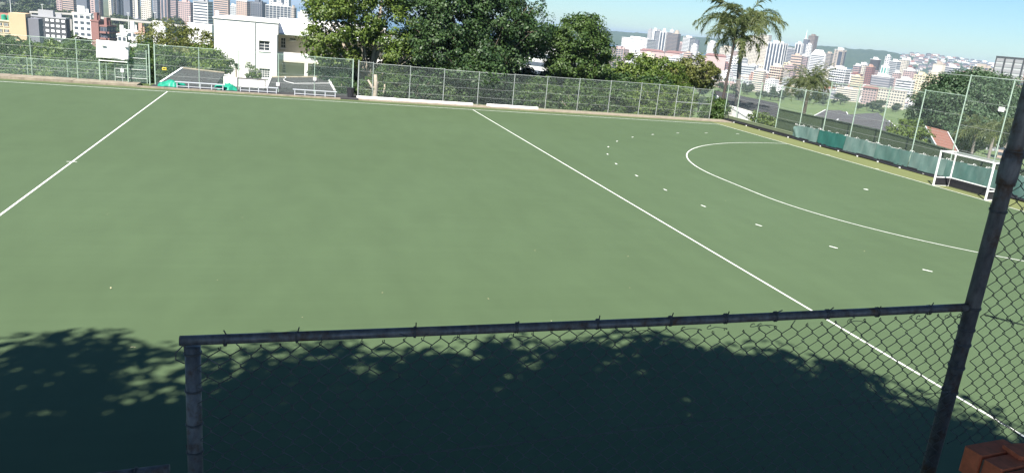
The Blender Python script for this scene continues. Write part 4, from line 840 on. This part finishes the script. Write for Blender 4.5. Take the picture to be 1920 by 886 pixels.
# ------------------------------------------------------------------ city
WALLS = dict(white=(.72, .71, .69), cream=(.66, .58, .45), peach=(.56, .38, .28), pink=(.50, .34, .31), tan=(.46, .38, .30), brown=(.26, .20, .17), grey=(.34, .34, .36), slate=(.13, .15, .19), dark=(.07, .075, .085), red=(.30, .13, .11), orange=(.50, .29, .21), yellow=(.70, .58, .34), teal=(.05, .33, .28), paleg=(.48, .50, .50))
WALLS = {k_: tuple(c_*.72+.28*(.3*c[0]+.59*c[1]+.11*c[2]) for c_ in c) for k_, c in WALLS.items()}
def city_block(name, label, cat, xl, xr, yt, D, wall, style, side=.3, trim='white', floor=3.2, bay=3.4, roof='plant', winm='farglass', group=None, base=None):
    Pl, Pr = atr(xl, yt, D), atr(xr, yt, D); wd = math.hypot(*(Pr-Pl)[:2]); v = ((Pl+Pr)/2-CAM)[:2]; v /= np.linalg.norm(v)
    rt = np.array([v[1], -v[0]]); ph = math.radians(28) if side > 0 else 0.
    Wf = (1-side)*wd/math.cos(ph); Dp = side*wd/math.sin(ph) if side > 0 else Wf*.6
    ex = rt*math.cos(ph)-v*math.sin(ph); rz_ = math.atan2(ex[1], ex[0]); c0 = Pl[:2]
    zt = (Pl[2]+Pr[2])/2; zb = min(ground(*c0), ground(*Pr[:2]))-2 if base is None else base; H = zt-zb
    o = empty(name, (c0[0], c0[1], zb), rz_, label, cat, group)
    MB().box((0, 0, 0), (Wf, Dp, H)).build('wall', MT['paint'], o, WALLS[wall])
    nf = max(2, int(H/floor)); fh = H/nf; mb = MB(); tr = MB(); e = .18
    def grid(len_, put):
        nb = max(2, int(len_/bay)); bw_ = len_/nb
        for f in range(nf):
            z0 = f*fh+fh*.34; z1 = f*fh+fh*.80
            if style == 'bands': put(mb, len_*.03, len_*.97, f*fh+fh*.30, f*fh+fh*.78, e)
            elif style in ('grid', 'balcony'):
                for b in range(nb): put(mb, b*bw_+bw_*.2, b*bw_+bw_*.8, z0, z1, e)
                if style == 'balcony': put(tr, len_*.02, len_*.98, f*fh-.15, f*fh+fh*.26, 1.1)
        if style == 'fins':
            for b in range(nb): put(mb, b*bw_+bw_*.24, (b+1)*bw_-bw_*.02, fh, H-fh*.8, e)
            for b in range(nb+1): put(tr, max(0, b*bw_-bw_*.1), min(len_, b*bw_+bw_*.16), 0, H, e*4)
        if style == 'frame':
            for f in range(nf): put(mb, len_*.02, len_*.98, f*fh+fh*.22, f*fh+fh*.85, e)
            for b in range(nb+1): put(tr, max(0, b*bw_-.35), min(len_, b*bw_+.35), 0, H, e*4)
        if style == 'stripe':
            for b in range(nb):
                if b % 2: put(mb, b*bw_+bw_*.05, b*bw_+bw_*.95, fh, H-fh, e)
                else:
                    for f in range(nf): put(mb, b*bw_+bw_*.3, b*bw_+bw_*.75, f*fh+fh*.35, f*fh+fh*.8, e)
    grid(Wf, lambda m, a, b, z0, z1, d: m.box((a, -d, z0), (b, .05, z1)))
    if side > .12: grid(Dp, lambda m, a, b, z0, z1, d: m.box((Wf-.05, a, z0), (Wf+d, b, z1)))
    if mb.f: tag(mb.build('window_rows', MT[winm] if winm in MT else MT['paint'], o, WALLS.get(winm)), kind='stuff')
    if tr.f: tag(tr.build('balcony_slabs' if style == 'balcony' else 'fins', MT['paint'], o, WALLS[trim]), kind='stuff')
    MB().box((-.3, -.3, H), (Wf+.3, Dp+.3, H+.9)).build('parapet', MT['paint'], o, WALLS[trim])
    if roof == 'plant': MB().box((Wf*.25, Dp*.25, H+.9), (Wf*.65, Dp*.7, H+5)).box((Wf*.7, Dp*.4, H+.9), (Wf*.85, Dp*.6, H+3.5)).build('plant_room', MT['paint'], o, WALLS[trim])
    if roof == 'dome':
        r0 = min(Wf, Dp)*.42; cx, cy = Wf*.5, Dp*.5
        mbd = MB(); mbd.tube([(cx, cy, H+.9), (cx, cy, H+4)]+[(cx, cy, H+4+r0*.8*math.sin(a)) for a in np.linspace(0, 1.45, 7)], [r0, r0]+[r0*math.cos(a) for a in np.linspace(0, 1.45, 7)], 14); mbd.tube([(cx, cy, H+4+r0*.75), (cx, cy, H+10+r0*.8)], .5, 5); mbd.build('dome', MT['roofing'], o, WALLS['paleg'])
    if roof == 'taper':
        MB().add([(0, 0, H+.9), (Wf, 0, H+.9), (Wf, Dp, H+.9), (0, Dp, H+.9), (Wf*.25, Dp*.25, H+11), (Wf*.75, Dp*.25, H+11), (Wf*.75, Dp*.75, H+11), (Wf*.25, Dp*.75, H+11)], [(0,1,5,4),(1,2,6,5),(2,3,7,6),(3,0,4,7),(4,5,6,7)]).build('tapered_roof', MT['paint'], o, WALLS['white'])
    if roof == 'mast': MB().tube([(Wf*.2, Dp*.5, H), (Wf*.2, Dp*.5, H+22)], [1., .35], 6).build('mast', MT['white'], o)
    if roof == 'hip':
        MB().add([(-1, -1, H+.9), (Wf+1, -1, H+.9), (Wf+1, Dp+1, H+.9), (-1, Dp+1, H+.9), (Wf*.12, Dp*.5, H+5), (Wf*.88, Dp*.5, H+5)], [(0,1,5,4),(1,2,5),(2,3,4,5),(3,0,4)]).build('hip_roof', MT['roofing'], o, WALLS['red'])
    if roof == 'round':
        MB().tube([(Wf*.5, Dp*.5, H+.9), (Wf*.5, Dp*.5, H+6)], min(Wf, Dp)*.42, 16).tube([(Wf*.5, Dp*.5, H+6), (Wf*.5, Dp*.5, H+9)], min(Wf, Dp)*.3, 16).build('round_crown', MT['paint'], o, WALLS[trim])
    return o
T = 'apartment_tower'; Of = 'office_tower'
CB = [
 # left, towards the sea
 (T,'pinkish brown apartment tower at the left end of the seafront row','tower',104,118,-22,1500,'pink','grid',.3,'pink'),
 (T,'peach apartment tower with a dark slab close behind it','tower',115,141,-26,1480,'peach','bands',.22,'peach'),
 (Of,'blind slate blue tower slab left of the pink striped tower','tower',141,167,-30,1450,'slate','plain',.25,'slate'),
 (T,'pink and white striped apartment tower right of the slate slab','tower',167,192,-20,1600,'pink','stripe',.3,'white'),
 (T,'slim cream striped tower beside a grey one','tower',202,216,-24,1600,'cream','stripe',.35,'white'),
 (T,'slim pale tower with white fins next to the slim cream striped one','tower',216,231,-20,1620,'tan','fins',.35,'white'),
 (Of,'dark grey slab tower before the cream gridded tower','tower',230,247,-26,1580,'slate','plain',.3,'grey'),
 (T,'dark tower with one pale window stripe','tower',246,262,-20,1620,'slate','stripe',.3,'slate','cream'),
 (T,'broad cream apartment tower with a dense window grid','tower',263,284,-28,1500,'cream','grid',.12,'white'),
 (T,'slate tower shaded behind the broad cream gridded one','tower',285,300,-22,1650,'slate','grid',.4,'slate','grey'),
 (T,'pale tower with pink vertical fins above the trees','tower',300,318,-18,1560,'white','fins',.3,'pink'),
 (T,'brownish pink tower with striped balconies','tower',317,335,-14,1600,'pink','bands',.35,'white'),
 (T,'brick pink lower block with small square windows','building',334,362,5,1500,'pink','grid',.2,'pink'),
 (Of,'white office slab with dark horizontal bands and grey end wall','tower',362,399,4,1050,'white','bands',.26,'grey'),
 (T,'peach hotel tower with fine balcony lines left of the house roof','tower',400,431,-14,1350,'peach','bands',.12,'peach'),
 (T,'small pale block low beside the peach hotel tower','building',430,446,12,1700,'paleg','grid',.2,'white'),
 (T,'cream and pink twin block behind the house roof','tower',443,471,3,1500,'peach','grid',.3,'white'),
 (T,'grey blue glassy tower behind the house roof','tower',470,500,5,1450,'grey','balcony',.32,'slate'),
 (T,'tall white tower behind the grey banded office block','tower',505,546,-22,1500,'white','stripe',.12,'white'),
 (Of,'grey banded office block with white columns above the house roof','building',498,546,12,1250,'grey','frame',.0,'white'),
 (T,'narrow brownish tower at the right end above the house roof','tower',545,556,16,1380,'tan','grid',.4,'tan'),
 (T,'pale far block half hidden by the bright green tree','building',558,580,24,1800,'white','grid',.1,'white'),
 # left middle distance
 (Of,'long dark grey school block with white window strips','building',52,130,33,640,'dark','grid',.1,'grey','white'),
 (T,'white stepped tower block with stair windows','building',136,173,27,560,'white','grid',.08,'white'),
 (T,'red brick block with white balconies','building',170,196,41,520,'red','plain',.45,'red'),
 (T,'low dark building with red balcony bays','building',188,218,51,510,'slate','balcony',.6,'red'),
 (T,'small white house block right of the low dark building','building',220,240,67,430,'white','grid',.15,'white'),
 (T,'stepped white gabled house with terrace','building',238,262,60,440,'white','grid',.2,'white'),
 (T,'grey townhouse with orange roof edge','building',254,278,65,400,'paleg','stripe',.3,'orange'),
 (T,'plain white shed wall among trees left of the olive tree','building',286,312,42,620,'white','plain',.1,'white'),
 (T,'long white low warehouse below the banded office slab','building',352,402,46,760,'white','plain',.1,'white'),
 (T,'white flat roofed building seen between the dark tree and the dome tree','building',978,1062,98,330,'white','bands',.15,'white'),
 # centre right skyline
 (T,'wide white hotel with rows of windows near the harbour','building',1166,1230,73,2000,'white','grid',.25,'white'),
 (T,'pinkish low block at the edge of the dome tree','building',1146,1180,92,1500,'tan','frame',.3,'pink'),
 (Of,'small grey tower left of the rounded twin towers','tower',1215,1226,57,2300,'grey','plain',.3,'grey'),
 (Of,'thin white tower among the grey skyline group','tower',1224,1234,56,2250,'white','stripe',.2,'white'),
 (Of,'broad grey slab in the grey skyline group','tower',1230,1243,59,2200,'grey','bands',.2,'grey'),
 (Of,'grey tower with a round drum on top','tower',1238,1253,60,2150,'grey','fins',.25,'white'),
 (Of,'brown grey tower topped by a small dome and spire','tower',1251,1268,62,2100,'brown','bands',.3,'grey'),
 (Of,'rounded brown grey tower in front of the domed one','tower',1261,1277,64,2000,'brown','bands',.35,'tan'),
 (T,'pinkish tower foot right of the rounded brown one','building',1272,1284,82,2100,'pink','bands',.3,'pink'),
 (T,'white tower with banded left half','tower',1281,1304,71,2000,'white','bands',.45,'white'),
 (Of,'small blue dark tower right of the white banded one','tower',1303,1312,77,2300,'slate','plain',.3,'slate'),
 (T,'white lower block in front of the blue dark tower','building',1296,1310,86,1950,'white','grid',.2,'white'),
 (T,'white block with a cap left of the thin palm','building',1327,1346,80,2200,'white','grid',.3,'white'),
 (T,'beige block behind the thin palm trunk','building',1350,1377,90,1900,'cream','grid',.25,'cream'),
 (T,'pale pink block between the two palm trunks','building',1374,1394,96,1850,'pink','grid',.3,'white'),
 (T,'tan block with flat cap between the two palm trunks','building',1382,1400,77,2100,'cream','plain',.3,'cream'),
 (T,'large cream tower with dense windows behind the thick palm','tower',1400,1428,71,1900,'cream','grid',.1,'cream'),
 (T,'tallest cream tower with spire behind the palm fronds','tower',1424,1448,66,1950,'cream','grid',.25,'white'),
 (Of,'white ribbed office tower with bold vertical fins','tower',1440,1478,81,1750,'grey','fins',.22,'white'),
 (Of,'grey banded office block right of the ribbed tower','tower',1471,1494,93,1900,'grey','bands',.15,'grey'),
 (Of,'white and grey tower with slanted crown','tower',1492,1507,82,1950,'grey','fins',.25,'white'),
 (Of,'grey slab tower carrying a tall mast','tower',1507,1519,74,2050,'slate','plain',.3,'white'),
 (Of,'dark brown tower, tallest right of the mast','tower',1516,1535,68,2150,'brown','grid',.35,'brown'),
 (T,'white block in front of the dark brown tower','building',1512,1524,85,1900,'white','grid',.2,'white'),
 (Of,'striped block at the foot of the mast tower','building',1500,1517,106,1800,'pink','bands',.2,'white'),
 (Of,'broad white office building with tapered roof','building',1520,1549,104,1700,'white','bands',.08,'white'),
 (T,'beige slab right of the tapered white building','building',1547,1565,101,2000,'tan','bands',.4,'tan'),
 (Of,'tall brown beige tower with pale side wall','tower',1565,1588,94,1800,'tan','stripe',.3,'white'),
 (T,'pale grey balcony apartment block behind the bushy palm','building',1556,1596,130,1250,'paleg','balcony',.25,'white'),
 (T,'orange stepped apartment block with white balconies','building',1444,1471,126,1150,'orange','balcony',.2,'cream'),
 (T,'low orange brick block left of the stepped orange one','building',1408,1446,136,1180,'orange','grid',.15,'white'),
 (T,'brick red block with pale corner','building',1624,1642,126,1500,'red','grid',.35,'orange'),
 (T,'pink red block left of the brick red one','building',1600,1616,124,1600,'pink','bands',.3,'white'),
 (T,'cream block with blank wall between red blocks','building',1610,1626,122,1650,'cream','grid',.3,'white'),
 (Of,'dark topped block with pale right edge','building',1632,1652,112,1750,'dark','plain',.2,'white'),
 (Of,'white block with turquoise glazed stripes','building',1653,1668,124,1500,'white','fins',.3,'white','teal'),
 (T,'white stepped tower behind the turquoise block','tower',1660,1672,107,1800,'white','grid',.3,'white'),
 (T,'grey green office block right of the turquoise one','building',1668,1690,116,1650,'paleg','bands',.35,'white'),
 (T,'pale block with angled roof trusses on the skyline','building',1686,1706,113,1900,'cream','grid',.25,'white'),
 (Of,'dark blue glass block with pale bands and white corner','building',1634,1677,144,1250,'slate','bands',.14,'white','grey'),
 (T,'long pink hall with red hipped roof by the green','building',1618,1648,167,1130,'pink','grid',.1,'pink'),
 (T,'long cream arcade building by the green','building',1647,1702,169,1120,'cream','grid',.05,'tan'),
 (T,'white office block with thin window lines','building',1680,1717,151,1200,'white','bands',.15,'white'),
 (T,'pinkish block above the white office block','building',1674,1690,137,1500,'pink','grid',.3,'white'),
 (T,'brownish gridded block above the white office block','building',1694,1720,133,1450,'pink','grid',.2,'white'),
 (T,'pale yellow apartment block left of the round tree','building',1714,1743,142,1200,'yellow','grid',.25,'yellow'),
 (T,'cream yellow apartment block behind the round tree','building',1740,1776,140,1250,'yellow','grid',.2,'cream'),
 (T,'blank pale tan slab above the cream apartments','building',1750,1774,121,1500,'cream','plain',.25,'tan'),
 (T,'grey block right of the blank tan slab','building',1772,1800,127,1600,'paleg','bands',.3,'white'),
 (T,'cream block with dark glazed top behind the round tree','building',1818,1866,127,1300,'cream','frame',.1,'tan'),
 (Of,'dark gridded concrete tower rising behind the round tree','tower',1868,1950,111,620,'paleg','frame',.12,'dark','grey'),
 (T,'pink brown block right of the gridded tower foot','building',1906,1945,153,520,'peach','bands',.2,'pink'),
]
roofs = {'brown grey tower topped by a small dome and spire': 'dome', 'grey tower with a round drum on top': 'round', 'rounded brown grey tower in front of the domed one': 'round', 'broad white office building with tapered roof': 'taper', 'grey slab tower carrying a tall mast': 'mast', 'tallest cream tower with spire behind the palm fronds': 'mast', 'long pink hall with red hipped roof by the green': 'hip', 'dark gridded concrete tower rising behind the round tree': 'none', 'long cream arcade building by the green': 'none', 'long white low warehouse below the banded office slab': 'none', 'plain white shed wall among trees left of the olive tree': 'none'}
for b in CB:
    nm, lab, cat, xl, xr, yt, D, wall, style, side = b[:10]; trim = b[10]; wm = b[11] if len(b) > 11 else 'farglass'
    if cat == 'building': nm = 'city_building'
    city_block(nm, lab, cat, xl, xr, yt, D, wall, style, side, trim, winm=wm, roof=roofs.get(lab, 'plant'), bay=7 if style in ('fins', 'stripe') else (5 if style == 'frame' else 3.4))
# yellow building close on the left, windows set in one by one
Pl, Pr = atr(-60, 20, 480), atr(46, 12, 480); c0 = Pl; v = ((Pl+Pr)/2-CAM)[:2]; v /= np.linalg.norm(v); ph = math.radians(12)
ex = np.array([v[1], -v[0]])*math.cos(ph)-v*math.sin(ph); zb = ground(*Pl[:2])-1; H = Pl[2]-zb-1.; wd = math.hypot(*(Pr-Pl)[:2])/math.cos(ph)
yb = empty('yellow_block', (Pl[0], Pl[1], zb), math.atan2(ex[1], ex[0]), 'sandy yellow building with window rows, red roof and green water tanks', 'building')
MB().box((0, 0, 0), (wd*.70, 12, H-3)).build('wall', MT['paint'], yb, (.62, .49, .33)); MB().box((wd*.702, -.8, 0), (wd, 12.5, H+1.5)).build('stair_tower', MT['paint'], yb, (.60, .44, .28))
MB().box((wd+.01, .2, 0), (wd+5.5, 12, H-.5)).build('grey_annex', MT['paint'], yb, (.20, .20, .23))
MB().box((-.4, -.4, H-2.99), (wd*.70, 12.4, H-2.3)).build('parapet', MT['paint'], yb, (.75, .62, .45)); MB().prism([(0, 2, H-2.29), (0, 11, H-2.29), (0, 6.5, H+1)], (wd*.68, 0, 0)).build('roof', MT['redtile'], yb)
fh = 3.1; nfl = int((H-3)/fh)
for f_ in range(nfl):
    for k_ in range(6):
        x0 = wd*.70*(k_+.12)/6; x1 = wd*.70*(k_+.88)/6; z0 = (H-3)-f_*fh-2.2
        wn = empty('window', (x0, 0, z0)); wn.parent = yb
        MB().box((0, -.06, 0), (x1-x0, .05, 1.45)).build('pane', MT['glass'], wn); MB().box((-.1, -.25, -.3), (x1-x0+.1, -.0, -.01)).build('sill', MT['paint'], wn, (.76, .64, .46))
        mbx = MB(); 
        for q in range(1, 4): mbx.box(((x1-x0)*q/4-.08, -.12, 0), ((x1-x0)*q/4+.08, -.061, 1.45))
        mbx.build('mullions', MT['frame'], wn)
for k_ in range(2):
    p = empty('tank', (wd*.60+k_*2.6, 1.5, H-2.29)); p.parent = yb
    MB().tube([(0, 0, 0), (0, 0, 2.3), (0, 0, 2.7)], [1.2, 1.2, .5], 14).build('drum', MT['paint'], p, (.03, .28, .18))
# elevated road with lamp masts behind the left trees
P = [atr(x, y, D) for x, y, D in ((55, 21, 900), (130, 25, 880), (200, 34, 860), (290, 42, 840), (360, 50, 820))]
vd = empty('viaduct', tuple(P[0]), 0, 'long pale concrete viaduct crossing behind the left trees', 'bridge')
for a, b in zip(P[:-1], P[1:]): MB().at(P[0]).prism([a, b, b-[0, 0, 1.6], a-[0, 0, 1.6]], (2, 9, 0)).build('deck_span', MT['paint'], vd, (.42, .40, .37))
for p in P: g = ground(p[0], p[1]); MB().at(P[0]).box((p[0]-1, p[1]+3, g-1), (p[0]+1, p[1]+5, p[2]-1.6)).build('pier', MT['paint'], vd, (.36, .34, .32))
for x, yt, yb_, D in ((80, 9, 25, 880), (147, 15, 26, 870), (158, 13, 28, 870), (241, 25, 45, 850), (291, 24, 46, 840), (356, 32, 48, 820), (20, 0, 16, 900)):
    a = atr(x, yb_, D); b = atr(x, yt, D); o_ = empty('lamp_mast', (a[0], a[1], a[2]-3), 0, 'tall pale lamp mast rising above the trees along the viaduct', 'lamp', 'lamp masts along the viaduct')
    MB().tube([(0, 0, -6), (0, 0, b[2]-a[2]+3)], [.35, .2], 6).build('pole', MT['white'], o_); MB().box((-1.2, -.3, b[2]-a[2]+3), (1.2, .3, b[2]-a[2]+3.3)).build('luminaire', MT['white'], o_)
# low city blocks: prototypes with window geometry, copied one by one
protos = []
def proto(w_, d_, h_, nfl, nb, kind):
    mb = MB(); mb.box((-w_/2, -d_/2, -6), (w_/2, d_/2, h_), 0)
    for f_ in range(nfl):
        z0, z1 = h_*(f_+.35)/nfl, h_*(f_+.78)/nfl
        for b in range(nb):
            a0, a1 = -w_/2+w_*(b+.2)/nb, -w_/2+w_*(b+.8)/nb
            if kind == 1: a0, a1 = -w_/2+w_*(b+.02)/nb, -w_/2+w_*(b+.98)/nb
            mb.box((a0, -d_/2-.15, z0), (a1, -d_/2+.05, z1), 1)
            mb.box((w_/2-.05, -d_/2+d_*(b+.2)/nb, z0), (w_/2+.15, -d_/2+d_*(b+.8)/nb, z1), 1)
    if kind == 2: mb.add([(-w_/2-.6, -d_/2-.6, h_), (w_/2+.6, -d_/2-.6, h_), (w_/2+.6, d_/2+.6, h_), (-w_/2-.6, d_/2+.6, h_), (-w_/2, 0, h_+d_*.28), (w_/2, 0, h_+d_*.28)], [(0,1,5,4),(2,3,4,5),(1,2,5),(3,0,4)], 2)
    else: mb.box((-w_/2-.2, -d_/2-.2, h_), (w_/2+.2, d_/2+.2, h_+.6), 0); mb.box((-w_*.2, -d_*.2, h_+.6), (w_*.15, d_*.2, h_+3), 0)
    me = mb.mesh('low_block', [MT['paint'], MT['farglass'], MT['redtile']]); me.materials.append(MT['slate']); protos.append(me)
for a in ((26, 16, 14, 4, 6, 0), (34, 18, 20, 6, 8, 1), (18, 14, 26, 8, 4, 0), (44, 20, 9, 2, 8, 1), (22, 14, 8, 2, 4, 2), (40, 16, 12, 3, 9, 0), (16, 12, 34, 10, 4, 1), (50, 26, 7, 1, 6, 0)): proto(*a)
cols = ['white']*7+['cream']*4+['peach', 'pink', 'pink', 'tan', 'orange', 'grey', 'paleg', 'paleg', 'red', 'yellow']
KINDS = ['four storey block with punched windows', 'six storey block with ribbon windows', 'slim eight storey block', 'long low block with ribbon windows', 'small house with pitched roof', 'three storey block with many windows', 'slim ten storey tower', 'flat roofed hall']
def low(x, D, lab, grp, pick=None, s=1.):
    pk_ = pick if pick is not None else random.randrange(len(protos)); cn = random.choice(cols); d = ray(x, 200); p = CAM+d*D/math.hypot(d[0], d[1]); g = ground(p[0], p[1])
    o = link('low_block', protos[pk_], None, WALLS[cn])
    v = math.atan2(d[0], d[1]); o.location = (p[0], p[1], g); o.rotation_euler = (0, 0, -v-random.choice([.15, .35, .5, .5])); k_ = s*random.uniform(.8, 1.25); o.scale = (k_, k_, k_*random.uniform(.85, 1.2))
    tag(o, {'paleg': 'pale grey'}.get(cn, cn)+' '+KINDS[pk_]+' '+lab, 'building', grp)
for i in range(190): low(random.uniform(1140, 1935), random.choice([random.uniform(1150, 1700), random.uniform(1500, 2700)]), 'in the crowded city centre', 'low city buildings')
for i in range(34): low(random.uniform(1345, 1730), random.uniform(1130, 1240), 'lining the far edge of the green', 'low buildings along the green', s=.8)
for i in range(36): low(random.uniform(-20, 600), random.uniform(520, 1500), 'among trees below the seafront towers', 'low buildings below the seafront towers', random.choice([3, 4, 0, 4, 5]), .75)
# red roofed market halls
for xl, xr, y, D, lab in ((1200, 1246, 97, 1720, 'long red roofed market hall in front of the white hotel'), (1247, 1293, 101, 1700, 'long red roofed market hall below the rounded brown towers'), (1322, 1362, 106, 1650, 'long red roofed hall left of the thin palm trunk')):
    city_block('market_hall', lab, 'building', xl, xr, y, D, 'pink', 'plain', 0, 'red', roof='hip')
# houses on the far hillside
hm = MB(); hm.box((-6, -4, -4), (6, 4, 4), 0); hm.add([(-6.6, -4.6, 4), (6.6, -4.6, 4), (6.6, 4.6, 4), (-6.6, 4.6, 4), (-5, 0, 7), (5, 0, 7)], [(0,1,5,4),(2,3,4,5),(1,2,5),(3,0,4)], 1); hm.box((-4, -4.2, .5), (-1, -3.9, 2.5), 2); hm.box((1.5, -4.2, .5), (4, -3.9, 2.5), 2)
hme = [hm.mesh('hill_house', [MT['paint'], m, MT['farglass']]) for m in (MT['redtile'], MT['slate'], MT['fibre'], MT['white'])]
for i in range(230):
    x = random.uniform(1690, 1930); yr = float(np.interp(x, [a for a, b in rid], [b for a, b in rid])); off = -random.random()**1.4*1000
    P = atr(x, yr, 5500); d = (P-CAM)[:2]; d /= np.linalg.norm(d); hgt = float(np.interp(off, [q[0] for q in prof], [q[1] for q in prof]))
    rk = random.randrange(4); cn = random.choice(['white', 'white', 'cream', 'pink', 'paleg', 'tan']); o = link('hill_house', hme[rk], None, WALLS[cn]); o.location = (P[0]+d[0]*off, P[1]+d[1]*off, -64+(P[2]+64)*hgt+3); s = random.uniform(1.1, 2.2); o.scale = (s, s, s); o.rotation_euler = (0, 0, -math.atan2(d[0], d[1])+random.uniform(-.6, .6))
    tag(o, 'tiny '+{'paleg': 'grey'}.get(cn, cn)+' house with '+['red', 'dark', 'grey', 'white'][rk]+' roof on the built up hillside', 'house', 'houses on the far hillside')
# trees of the plain: few prototypes, copied one by one
tp_ = []
for s_ in range(5):
    rs = np.random.default_rng(200+s_); bl = [(rs.uniform(-2, 2), rs.uniform(-2, 2), 5.5+rs.uniform(-1, 1.2), rs.uniform(2.4, 3.4), rs.uniform(2.4, 3.4), rs.uniform(1.8, 2.6)) for _ in range(4)]
    Pp, Nn, _ = crown_pts(np.array(bl), 80, 14, .8, rs, .6); Vl, Ql = leaves(Pp, Nn, .95, rs, .7)
    mb = MB(); mb.tube([(0, 0, -1), (0, 0, 3), (0, 0, 6)], [.4, .3, .15], 6, 1); q4 = [f for f in mb.f if len(f) == 4]
    tp_.append(arr_mesh('plain_tree', np.concatenate([Vl, np.array(mb.v)]), np.concatenate([Ql, np.array(q4)+len(Vl)]), [MT['leafF'], MT['bark']], [0]*len(Ql)+[1]*len(q4)))
def ptree(x, D, lab, grp, s, nm='plain_tree'):
    d = ray(x, 200); p = CAM+d*D/math.hypot(d[0], d[1]); o = link(nm, random.choice(tp_)); o.location = (p[0], p[1], ground(p[0], p[1])); o.scale = (s*random.uniform(.9, 1.3),)*2+(s*random.uniform(.75, 1.1),); o.rotation_euler = (0, 0, random.uniform(0, 6.3)); tag(o, lab, 'tree', grp)
for i in range(190): ptree(random.uniform(-40, 620), random.uniform(170, 1450)**1., 'leafy tree in the green belt below the seafront towers', 'trees below the seafront towers', random.uniform(1.0, 1.9))
for i in range(150): ptree(random.uniform(-40, 430), random.uniform(650, 1500), 'dense tree in the wooded strip at the foot of the seafront towers', 'wooded strip at the seafront towers', random.uniform(1.5, 2.5), 'belt_tree')
for i in range(70): ptree(random.uniform(-40, 130), random.uniform(1300, 3200), 'tree on the wooded rise behind the sandy yellow building', 'trees on the far left rise', random.uniform(2.2, 3.6), 'hill_tree')
for i in range(60): ptree(random.uniform(1345, 1750), random.uniform(980, 1130), 'dark tree along the far edge of the green', 'trees along the green', random.uniform(.8, 1.5), 'field_tree')
for i in range(30): ptree(random.uniform(1340, 1560), random.uniform(260, 620), 'dark tree clump on the near side of the green by the palms', 'trees before the green', random.uniform(.7, 1.4))
for i in range(14): ptree(random.uniform(1560, 1740), random.uniform(300, 480), 'scrubby tree on the slope behind the grey roofs', 'scrub behind the grey roofs', random.uniform(.45, .8))
for i in range(70): ptree(random.uniform(1140, 1350), random.uniform(500, 1650), 'dark tree in the park before the red roofed halls', 'trees before the market halls', random.uniform(1.1, 1.9), 'park_tree')
for i in range(40): ptree(random.uniform(1140, 1930), random.uniform(1300, 2600), 'small street tree between the city blocks', 'street trees between city blocks', random.uniform(.9, 1.5), 'street_tree')
# ------------------------------------------------------------------ air
k = N('sea_haze'); pv = k.n('VolumePrincipled'); pv.inputs['Color'].default_value = (.64, .81, .98, 1); pv.inputs['Density'].default_value = .0001; pv.inputs['Anisotropy'].default_value = .12
k.l(pv.outputs[0], k.out.inputs[1])
bpy.context.view_layer.update()
top_z = max((o.matrix_world @ Vector(c)).z for o in sc.objects if o.type == 'MESH' for c in o.bound_box)
mb = MB(); mb.box((-39500, -39500, -90), (39500, 39500, top_z+2)); tag(mb.build('haze', k.m), kind='stuff')
